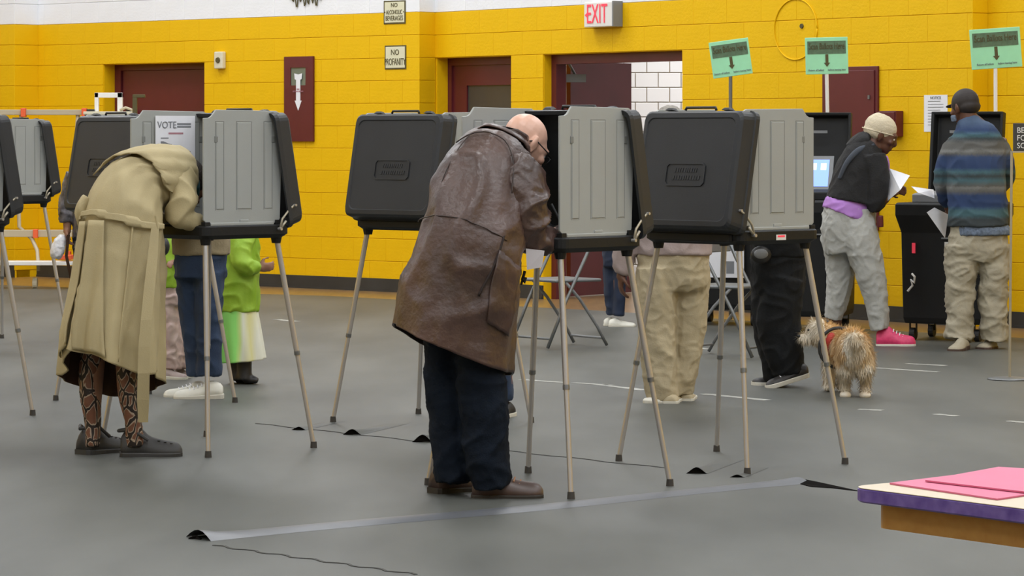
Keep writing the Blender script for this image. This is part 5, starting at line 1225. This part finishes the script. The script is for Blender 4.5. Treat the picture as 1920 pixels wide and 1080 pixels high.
# 12. person behind the trench coat, only a patterned sleeve, hand and bag show
Z = 20.6
torso = [(178, 470, 0, 40, .13), (178, 400, 0, 38, .13), (178, 330, .0, 38, .12), (178, 300, 0, 16, .06)]
a12 = [(140, 330, .0, 13, .05), (128, 380, -.02, 12, .045), (126, 425, -.04, 10, .035)]; b12 = [(215, 330, .0, 13, .05), (222, 380, .0, 12, .045), (215, 425, -.05, 10, .035)]
l12 = [(165, 490, .05, 20, .09), (175, 590, .05, 15, .07), (180, 640, .05, 11, .05)]; m12 = [(195, 490, -.05, 20, .09), (200, 590, -.05, 15, .07), (205, 650, -.05, 11, .05)]
hc = W(180, 268, Z); hf = (.3, .8, -.3)
m = figure(Z, 185, 'person behind the trench coat showing only a patterned dark sleeve and hand', 'skin_mid', torso, [l12, m12, a12, b12], (hc, hf, W(178, 300, Z)), .9, .011, [(W(126, 428, Z-.04), (0, 0, -1), (1, 0, 0), .95, 70, 1), (W(215, 428, Z-.05), (0, 0, -1), (-1, 0, 0), .85, 30, 1)])
f_, r_, u_ = basis(hf); m3 = Mx(r_, f_, u_); q = MB(); q.ell(hc+m3 @ Vector((0, -.03, .03)), (.086, .10, .09), m3, 14, 10); put(remesh(q, .010), 'hair', M['hair_dark'], m)
cloth(m, 'blouse', [[(180, 470, 0, 42, .16), (178, 400, 0, 42, .155), (178, 340, .0, 40, .145), (178, 310, 0, 22, .09)], [(140, 326, 0, 17, .065), (127, 380, -.02, 17, .06), (125, 418, -.04, 15, .05)], [(216, 326, 0, 17, .065), (223, 380, 0, 16, .06), (216, 416, -.04, 14, .05)]], Z, mat('patterned_satin', (.015, .014, .016), .35, col2=(.16, .15, .17), vscale=26), .010, [(.016, (14, 14, 14), 6, 2)])
cloth(m, 'trousers', [[(178, 440, 0, 42, .15), (178, 500, 0, 41, .15)], [(163, 500, .05, 24, .10), (172, 590, .05, 18, .08), (178, 636, .05, 15, .07)], [(196, 500, -.05, 22, .10), (200, 590, -.05, 18, .08), (204, 646, -.05, 15, .07)]], Z, M['navy'], .010, [(.014, (9, 9, 9), 11, 2)])
s1 = shoe(m, 'shoe', W(180, 645, Z+.0), W(200, 650, Z-.2), .09, .06, M['black_shoe'], M['sole_dark']); ground(s1)
s1 = shoe(m, 'shoe', W(205, 655, Z+.0), W(225, 660, Z-.2), .09, .06, M['black_shoe'], M['sole_dark']); ground(s1)
cloth_b = MB(); sweep(cloth_b, [(118, 440, -.06, 6, .03), (112, 455, -.06, 12, .05), (106, 475, -.06, 13, .05), (102, 484, -.06, 8, .03)], Z, seg=18); me = remesh(cloth_b, .008); wrinkle(me, .012, (20, 20, 20), 1)
o = put(me, 'plastic_bag', M['plastic_bag'], None); recenter(o); tag(o, 'white plastic bag hanging from a hand left of the trench coat', 'bag')

# ------------------------------------------------------------ dog
Zd = 17.15
def E(q, px, py, Y, r_, rot=None): q.ell(W(px, py, Y), r_, rot, 18, 12)
q = MB()
E(q, 1600, 655, 17.12, (.098, .13, .105)); E(q, 1588, 655, 17.30, (.098, .16, .10)); E(q, 1572, 652, 17.45, (.088, .13, .095))
q.tube([W(1566, 642, 17.5), W(1552, 630, 17.6), W(1536, 625, 17.66)], [.075, .068, .06], 14)
for px, py, Y in ((1585, 743, 17.15), (1622, 743, 17.12)):
    s_ = 1 if px > 1600 else -1
    q.tube([W(1600+s_*14, 668, Y), W(px-2*s_, 690, Y-.02), W(px, 706, Y+.05), W(px, 722, Y+.06), W(px, 738, Y+.03)], [.075, .058, .036, .026, .026], 12); E(q, px, 741, Y-.01, (.033, .048, .022))
for px, py, Y in ((1555, 738, 17.50), (1580, 736, 17.53)):
    q.tube([W(px+4, 662, Y), W(px, 700, Y), W(px, 732, Y)], [.055, .034, .026], 12); E(q, px-2, CH and 255+(CH-.025)*F/Y, Y-.02, (.030, .045, .022))
hd = W(1530, 622, 17.68)
q.ell(hd, (.062, .065, .058)); q.ell(hd+Vector((-.055, -.02, -.032)), (.045, .034, .028))
for y_, dx in ((-.045, .01), (.045, .0)): q.ell(hd+Vector((.02+dx, y_, .035)), (.022, .014, .042))
q.tube([W(1604, 652, 16.98), W(1608, 640, 16.92), W(1600, 632, 16.90), W(1590, 636, 16.93)], [.028, .03, .03, .018], 12)
me = remesh(q, .008, 4)
bpt = G(1590, 741)
me.transform(Matrix.Translation(-bpt)); me.materials.clear(); me.materials.append(M['fur_tan']); me.materials.append(M['fur_white']); me.polygons.foreach_set('use_smooth', [True]*len(me.polygons))
dog = bpy.data.objects.new('dog', me); C.objects.link(dog); dog.location = bpt; tag(dog, 'fluffy golden and white small dog in a red harness seen from behind', 'dog')
def white(p):   # local coordinates
    w_ = p+bpt
    return (w_.x < (1545-960)*17.6/F and w_.z < .5 and w_.y > 17.4) or w_.z < .17+.03*noise.noise(w_*20) or (w_.y < 17.06 and abs(w_.x-W(1600, 0, 17.1).x) < .05+.02*noise.noise(w_*15))
for p in me.polygons: p.material_index = 1 if white(p.center) else 0
rnd = random.Random(11); q = MB(); polys = [p for p in me.polygons]; vv = me.vertices
for i in range(15000):
    p = polys[rnd.randrange(len(polys))]; c = Vector(p.center)+Vector((rnd.uniform(-1, 1), rnd.uniform(-1, 1), rnd.uniform(-1, 1)))*.004
    if c.z < .03: continue
    n_ = Vector(p.normal); g_ = Vector((0, 0, -1))+Vector((0, -.35, 0)); tdir = (g_-n_*g_.dot(n_)); d_ = (n_*.42+tdir*.75+Vector((rnd.uniform(-.25, .25), rnd.uniform(-.25, .25), rnd.uniform(-.2, .2)))).normalized()
    L = rnd.uniform(.018, .044); sd = d_.cross(n_+Vector((.01, .02, .03))).normalized()*.002; q.mi = p.material_index
    q.add([c-sd, c+sd, c+d_*L], [(0, 1, 2)])
o = q.build('fur', [M['fur_tan'], M['fur_white']], dog, local=True); o['kind'] = 'stuff'
q = MB()
cth = W(1569, 650, 17.40)
for dy in (-.10,):
    q.tube([cth+Vector((.105*math.cos(a), dy, .108*math.sin(a))) for a in [i*math.pi/12 for i in range(25)]], .009, 8)
q.tube([hd+Vector((.06, 0, 0))+Vector((0.0, .072*math.cos(a), .072*math.sin(a)-.01)) for a in [i*math.pi/10 for i in range(21)]], .008, 8)
q.build('harness_strap', M['harness'], dog)
q = MB(); q.ell(W(1559, 640, 17.30), (.032, .02, .05)); q.ell(W(1563, 650, 17.36), (.07, .05, .06)); put(remesh(q, .006), 'harness_pad', M['red_vest'], dog)
q = MB(); q.ell(hd+Vector((-.098, -.03, -.022)), (.010, .010, .008)); q.build('nose', M['black'], dog, smooth=True)
for y_ in (-.05, .03):
    q = MB(); q.ell(hd+Vector((-.045, y_, .012)), (.008, .008, .008)); q.build('eye', M['black'], dog, smooth=True)

# ------------------------------------------------------------ ballot scanners
def scanner(px, Y, rz, label, sign_front=False, screen=True):
    x = (px-960)*Y/F; r = empty('ballot_scanner', (x, Y, 0), rz, label, 'ballot scanner', 'black ballot scanners on casters')
    q = MB()
    def lo(hx, hy, z, dy=0): return [Vector((-hx, -hy+dy, z)), Vector((hx, -hy+dy, z)), Vector((hx, hy+dy, z)), Vector((-hx, hy+dy, z))]
    q.rings([lo(.275, .25, .12), lo(.285, .26, .16), lo(.295, .27, .74), lo(.325, .31, .86), lo(.325, .31, .93), lo(.315, .30, .945)])
    q.build('ballot_box', M['shell_in'], r, local=True, bevel=.008)
    q = MB(); q.rings([lo(.24, .20, .945), lo(.24, .20, 1.0, .0), lo(.20, .16, 1.02, .02)]); q.build('scanner_head', M['grey_frame'] if not screen else M['shell_in'], r, local=True, bevel=.006)
    q = MB(); lean = R(8); v = Vector((0, math.sin(lean), math.cos(lean))); n_ = Vector((0, math.cos(lean), -math.sin(lean))); O = Vector((0, .24, .97))
    def PL(u, h, d_): return O+Vector((u, 0, 0))+v*h+n_*d_
    def lp(ix, d_): return [PL(-.26+ix, ix, d_), PL(.26-ix, ix, d_), PL(.26-ix, .60-ix, d_), PL(-.26+ix, .60-ix, d_)]
    q.rings([lp(.03, .03), lp(.022, -.045), lp(0, -.05), lp(0, .02), lp(.02, .045)][::1]); q.build('lid', M['shell_in'], r, local=True, bevel=.006)
    lbox('lid_label', M['grey_frame'], r, (-.10, .195, 1.42, .10, .20, 1.44))
    if screen:
        g_ = empty('touch_screen'); g_.parent = r; 
        q = MB(); ln = R(25); v2 = Vector((0, math.sin(ln), math.cos(ln))); n2 = Vector((0, math.cos(ln), -math.sin(ln))); O2 = Vector((-.02, .02, 1.02))
        def PS(u, h, d_): return O2+Vector((u, 0, 0))+v2*h+n2*d_
        q.hull([PS(-.17, 0, .03), PS(.17, 0, .03), PS(.17, .25, .03), PS(-.17, .25, .03)], [PS(-.18, -.01, 0), PS(.18, -.01, 0), PS(.18, .26, 0), PS(-.18, .26, 0)][::1]); bpy.data.objects.remove(g_)
        sb = q.build('touch_screen', M['grey_frame'], r, local=True)
        q = MB(); q.hull([PS(-.15, .02, -.001), PS(.15, .02, -.001), PS(.15, .23, -.001), PS(-.15, .23, -.001)], [PS(-.15, .02, -.003), PS(.15, .02, -.003), PS(.15, .23, -.003), PS(-.15, .23, -.003)]); q.build('display', M['screen'], sb, local=True)
        q = MB()
        for i in range(4): q.hull([PS(-.12+.07*i, .15, -.0031), PS(-.08+.07*i, .15, -.0031), PS(-.08+.07*i, .20, -.0031), PS(-.12+.07*i, .20, -.0031)], [PS(-.12+.07*i, .15, -.004), PS(-.08+.07*i, .15, -.004), PS(-.08+.07*i, .20, -.004), PS(-.12+.07*i, .20, -.004)])
        q.build('display_icons', M['screen_txt'], sb, local=True)
    for sx in (-1, 1):
        for sy in (-1, 1):
            q = MB(); q.cyl((sx*.23-.018, sy*.20, .046), (sx*.23+.018, sy*.20, .046), .042, n=16); q.box(sx*.23-.026, sy*.20-.012, .05, sx*.23-.02, sy*.20+.012, .12); q.box(sx*.23+.02, sy*.20-.012, .05, sx*.23+.026, sy*.20+.012, .12)
            q.build('caster', M['black'], r, local=True)
    lbox('slot_trim', M['grey_frame'], r, (.0, -.292, .70, .14, -.268, .71)); 
    if screen: return r
    lb = lbox('pink_label', M['exit_white'], r, (.02, -.2825, .52, .17, -.272, .68)); q = MB(); q.box(.045, -.2845, .535, .16, -.2824, .665); q.build('label_print', M['pink_edge'], lb, local=True)
    lbox('seal', M['exit_red'], r, (-.21, -.287, .60, -.19, -.272, .67))
    q = MB(); q.tube([(-.21, -.285, .46), (-.185, -.30, .44), (-.19, -.30, .40), (-.215, -.29, .42), (-.205, -.29, .38), (-.24, -.29, .34)], .008, 6); q.build('cable_tie', M['exit_white'], r, local=True)
    return r
scanner(1790, 22.0, R(-26), 'ballot scanner with pink label at the right, beside the striped-sweater person', screen=False)
scanner(1517, 22.9, R(-15), 'ballot scanner with lit blue screen behind the person in the beanie')
scanner(1372, 23.8, R(-20), 'ballot scanner mostly hidden behind the rightmost voting booth', screen=False)
def green_sign(px, Y, ytop, ybot, wpx, tilt, pole_bottom_z, pole_x0, label):
    x = (px-960)*Y/F; r = empty('scan_sign', (x, Y, pole_bottom_z), 0, label, 'sign', 'mint green scan signs on poles')
    h = (ybot-ytop)*Y/F; w_ = wpx*Y/F; zc = CH-((ytop+ybot)/2-HY)*Y/F-pole_bottom_z
    bx = (pole_x0-px)*Y/F
    q = MB(); q.cyl((bx, .012, 0), (0, .012, zc-h*.2), .014, n=10); q.build('pole', M['white_metal'] if bx else M['steel'], r, local=True, smooth=False)
    b = lbox('board', M['green_card'], r, (-w_/2, -.003, -h/2, w_/2, .003, h/2), .004); b.location = (0, 0, zc); b.rotation_euler = (0, R(tilt), R(8))
    lbox('printed_band', M['sign_band'], b, (-w_*.45, -.005, h*.05, w_*.45, -.003, h*.40))
    text('lettering', 'Scan Ballots Here', h*.245, M['sign_ink'], b, T(0, -.007, h*.255) @ TXT, sx=.60*w_/(h*1.25)*1.0)
    q = MB(); k = h; q.prism([(0, -.30*k), (.085*k, -.19*k), (.04*k, -.19*k), (.04*k, .04*k), (-.04*k, .04*k), (-.04*k, -.19*k), (-.085*k, -.19*k)], -.006, -.004); q.build('down_arrow', M['sign_ink'], b, local=True)
    text('small_print', 'Return all ballots      before leaving here', h*.075, M['ink'], b, T(0, -.006, -h*.385) @ TXT, sx=.85)
    return r
green_sign(1370, 24.25, 75, 143, 76, -8, .01, 1370, 'mint green scan ballots here sign, leftmost and most tilted of three')
green_sign(1550, 23.45, 70, 139, 82, -1.5, .01, 1560, 'mint green scan ballots here sign, middle one beside the maroon panel')
green_sign(1867, 22.65, 53, 128, 98, -4, .01, 1868, 'mint green scan ballots here sign, rightmost and largest of three')
r = empty('posted_guide', ((1372-960)*23.8/F+.02, 23.8-.02, .36), R(-20), 'white sheet of paper stuck low on the scanner behind the rightmost booth legs', 'paper')
lbox('sheet', M['paper'], r, (-.165, -.292, 0, .155, -.285, .27)); lbox('printed_block', M['ink'], r, (.02, -.2935, .03, .08, -.292, .12))
# dark sign stand at the right edge
p = G(1893, 713); r = empty('sign_stand', p, 0, 'thin metal stand with charcoal lettered board at the right edge', 'sign stand')
q = MB(); q.ell((0, 0, 0.008), (.13, .13, .012)); q.build('stand_base', M['steel'], r, local=True, smooth=True)
zb = CH-(283-HY)*p.y/F; q = MB(); q.cyl((0, 0, .01), (.012, 0, zb), .008, .008, 10); q.build('stand_pole', M['strut'], r, local=True)
zt = CH-(231-HY)*p.y/F; wd_ = .34; b = lbox('sign_board', M['sign_grey'], r, (.02, -.008, zb, .02+wd_, .008, zt), .003)
q = MB(); q.box(.015, -.012, zb-.01, .02+wd_, .012, zb); q.build('board_ledge', M['strut'], r, local=True)
for i, t_ in enumerate(('BEST', 'FOR', 'SCA')): text('lettering', t_, .046, M['exit_white'], b, T(.028+.012, -.010, zt-.042-.044*i) @ TXT, align='LEFT', sx=.9)

# ------------------------------------------------------------ folding chairs
def chair(px, Y, rz, label, sc_=1.0):
    r = empty('folding_chair', ((px-960)*Y/F, Y, FZ), rz, label, 'chair', 'grey folding chairs among the voters')
    q = MB(); q.box(-.19, -.20, .435, .19, .20, .455); q.build('seat', M['steel'], r, local=True, bevel=.012)
    q = MB()
    for sy in (-1, 1):
        g_ = MB(); g_.tube([(-.26, sy*.21, .012), (-.12, sy*.21, .30), (.06, sy*.21, .62), (.16, sy*.21, .84)], .0115, 10); g_.build('front_upright', M['steel'], r, local=True, smooth=True)
        g_ = MB(); g_.tube([(.24, sy*.185, .012), (.16, sy*.185, .14), (.02, sy*.185, .32), (-.10, sy*.185, .44)], .0105, 10); g_.build('rear_leg', M['grey_frame'], r, local=True, smooth=True)
    q = MB(); q.cyl((-.235, -.21, .07), (-.235, .21, .07), .008, n=8); q.build('crossbar', M['steel'], r, local=True)
    q = MB(); q.cyl((.21, -.185, .06), (.21, .185, .06), .008, n=8); q.build('crossbar', M['grey_frame'], r, local=True)
    q = MB(); q.hull([(.085, -.20, .66), (.085, .20, .66), (.15, .20, .83), (.15, -.20, .83)], [(.10, -.20, .655), (.10, .20, .655), (.165, .20, .825), (.165, -.20, .825)]); q.build('backrest', M['steel'], r, local=True, bevel=.006)
    return r
chair(1052, 21.2, R(35), 'grey folding chair standing between the two nearest booths\' legs, left one')
chair(1368, 20.3, R(150), 'grey folding chair behind the rightmost booth, with a white sheet beyond')

# ------------------------------------------------------------ bleacher at the far left
Yb = 29.6
r = empty('folding_bleacher', ((60-960)*Yb/F, Yb, 0), R(0), 'beige tubular bleacher frame with orange caps on casters at far left', 'bleacher')
def wl_(px, py, dy=0): p_ = W(px, py, Yb+dy); return p_-r.location
q = MB(); a = wl_(-60, 210); b = wl_(160, 212); q.box(a.x, -.03, a.z-.028, b.x, .03, a.z+.022); q.build('top_plank', M['beige_metal'], r, local=True, bevel=.004)
q = MB(); a = wl_(-60, 437); b = wl_(205, 437); q.box(a.x, -.04, a.z-.035, b.x, .04, a.z+.03); q.build('middle_plank', M['beige_metal'], r, local=True, bevel=.004)
q = MB(); a = wl_(-60, 493, -.3); b = wl_(210, 493, -.3); q.box(a.x, -.42, a.z-.018, b.x, -.16, a.z+.018); q.build('bench_plank', M['white_metal'], r, local=True, bevel=.004)
for px in (44, 150, -30):
    g_ = MB(); g_.tube([wl_(px-4, 214), wl_(px-10, 320), wl_(px-8, 425), wl_(px+16, 448, -.02), wl_(px+26, 470, -.1), wl_(px+28, 500, -.2), wl_(px+28, 508, -.2)], .018, 8); g_.build('curved_leg', M['beige_metal'], r, local=True, smooth=True)
    g_ = MB(); c_ = wl_(px+22, 510, -.2); zc = .05; g_.cyl((c_.x-.02, c_.y, zc), (c_.x+.02, c_.y, zc), .05, n=16); g_.build('caster', M['device'], r, local=True)
for px, py in ((44, 210), (158, 210), (67, 437), (128, 478)):
    c_ = wl_(px, py, -.04); q = MB(); q.box(c_.x-.022, c_.y-.03, c_.z-.045, c_.x+.022, c_.y+.05, c_.z+.035); q.build('orange_cap', M['orange'], r, local=True, bevel=.004)
q = MB(); c_ = wl_(125, 482, -.3); q.box(c_.x-.06, -.42, c_.z-.02, c_.x+.06, -.20, c_.z+.02); q.build('orange_pad', M['orange'], r, local=True, bevel=.004)
# cart and white frame standing beyond the booth
Yc = 28.8
r = empty('tool_cart', ((206-960)*Yc/F, Yc, 0), 0, 'grey cart top with small brass and dark odds behind the left booth', 'cart')
zt = CH-(209-HY)*Yc/F
lbox('cart_top', M['device'], r, (-.22, -.15, zt-.03, .22, .15, zt-.001), .005)
for sx in (-1, 1): lbox('leg', M['steel'], r, (sx*.20-.012, -.12, 0, sx*.20+.012, -.10, zt-.03)); lbox('leg', M['steel'], r, (sx*.20-.012, .10, 0, sx*.20+.012, .12, zt-.03))
q = MB(); q.tube([(.10, -.06, zt+.01), (.15, -.07, zt+.035), (.19, -.05, zt+.02), (.21, -.06, zt+.01)], .012, 8); q.build('brass_fitting', M['beige_metal'], r, local=True, smooth=True)
lbox('clamp', M['black'], r, (-.20, -.08, zt, -.13, 0, zt+.02), .004)
r = empty('white_frame', ((204-960)*Yc/F, Yc, zt+.001), 0, 'small white open square frame standing on the cart behind the left booth', 'frame')
hh = (207-172)*Yc/F
q = MB(); q.box(-.125, -.03, 0, -.09, .03, hh); q.box(.08, -.03, 0, .125, .03, hh); q.box(-.125, -.03, hh-.045, .125, .03, hh); q.build('frame_bars', M['white_metal'], r, local=True, bevel=.003)
# dark door crank lever seen against the maroon door
p = W(253, 196, 28.4); r = empty('crank_post', (p.x, p.y, 0), 0, 'dark upright post with a short bent lever in front of the left maroon door', 'post')
q = MB(); q.box(-.02, -.02, 0, .02, .02, p.z+.06); q.box(-.02, -.02, p.z+.06, .09, .02, p.z+.09); q.build('post', M['sign_ink'], r, local=True, bevel=.004)
q = MB(); q.ell((0, 0, .01), (.15, .15, .01)); q.build('post_foot', M['black'], r, local=True)

# ------------------------------------------------------------ foreground table
zt = .75
def TP(px, py, z=zt):
    Y = (CH-z)*F/(py-HY); return Vector(((px-960)*Y/F, Y, z))
c0 = Vector((.622, 5.935, 0)); dx = Vector((.34, .26, 0)).normalized(); dy = Vector((.246, -.31, 0)); dy = (dy-dx*dy.dot(dx)).normalized()
r = empty('activity_table', (0, 0, 0), 0, 'cream topped table with purple edge, its corner at lower right', 'table')
r.location = c0; LX, LY, rad = 1.2, .75, .045
def outline(ins, z, ra):
    o_ = []
    for cx, cy, a0 in ((ins+ra, ins+ra, 180), (LX-ins-ra, ins+ra, 270), (LX-ins-ra, LY-ins-ra, 0), (ins+ra, LY-ins-ra, 90)):
        for i in range(7):
            a = R(a0+15*i); o_.append(dx*(cx+ra*math.cos(a))+dy*(cy+ra*math.sin(a))+Vector((0, 0, z)))
    return o_
def flip(l): return l[::-1]
q = MB(); q.rings([flip(outline(0.001, zt-.001, rad)), flip(outline(.001, zt, rad))]); q.m = [0]*len(q.m); q.build('tabletop', M['cream_top'], r, local=True)
q = MB(); q.rings([flip(outline(.003, zt-.027, rad)), flip(outline(0, zt-.024, rad)), flip(outline(0, zt-.003, rad)), flip(outline(.003, zt-.0012, rad))]); q.build('edge_band', M['purple_edge'], r, local=True, smooth=False)
q = MB(); q.rings([flip(outline(.035, zt-.075, .03)), flip(outline(.035, zt-.027, .03))]); q.build('apron', M['maple'], r, local=True)
for ux, uy in ((.66, .12), (LX-.09, .12), (.66, LY-.12), (LX-.09, LY-.12)):
    q = MB(); b_ = dx*ux+dy*uy; q.cyl(b_+Vector((0, 0, 0)), b_+Vector((0, 0, zt-.07)), .02, .028, 16); q.build('leg', M['maple'], r, local=True, smooth=False)
def card(pts, z, name, label):
    q = MB(); a = [TP(x, y, z) for x, y in pts]; q.hull(a, [p_+Vector((0, 0, .003)) for p_ in a])
    if (a[1]-a[0]).cross(a[2]-a[0]).z < 0: q = MB(); a = a[::-1]; q.hull(a, [p_+Vector((0, 0, .003)) for p_ in a])
    o = q.build(name, M['pink_card'], None); recenter(o); tag(o, label, 'folder', 'pink card folders on the foreground table')
card([(1668, 908), (1870, 938), (2010, 917), (1790, 893)], zt+.0005, 'pink_folder', 'pink card folder lying lower and further left on the cream table')
card([(1735, 903), (1950, 928), (2080, 890), (1872, 878)], zt+.0045, 'pink_folder', 'pink card folder lying on top, cut off by the right edge')
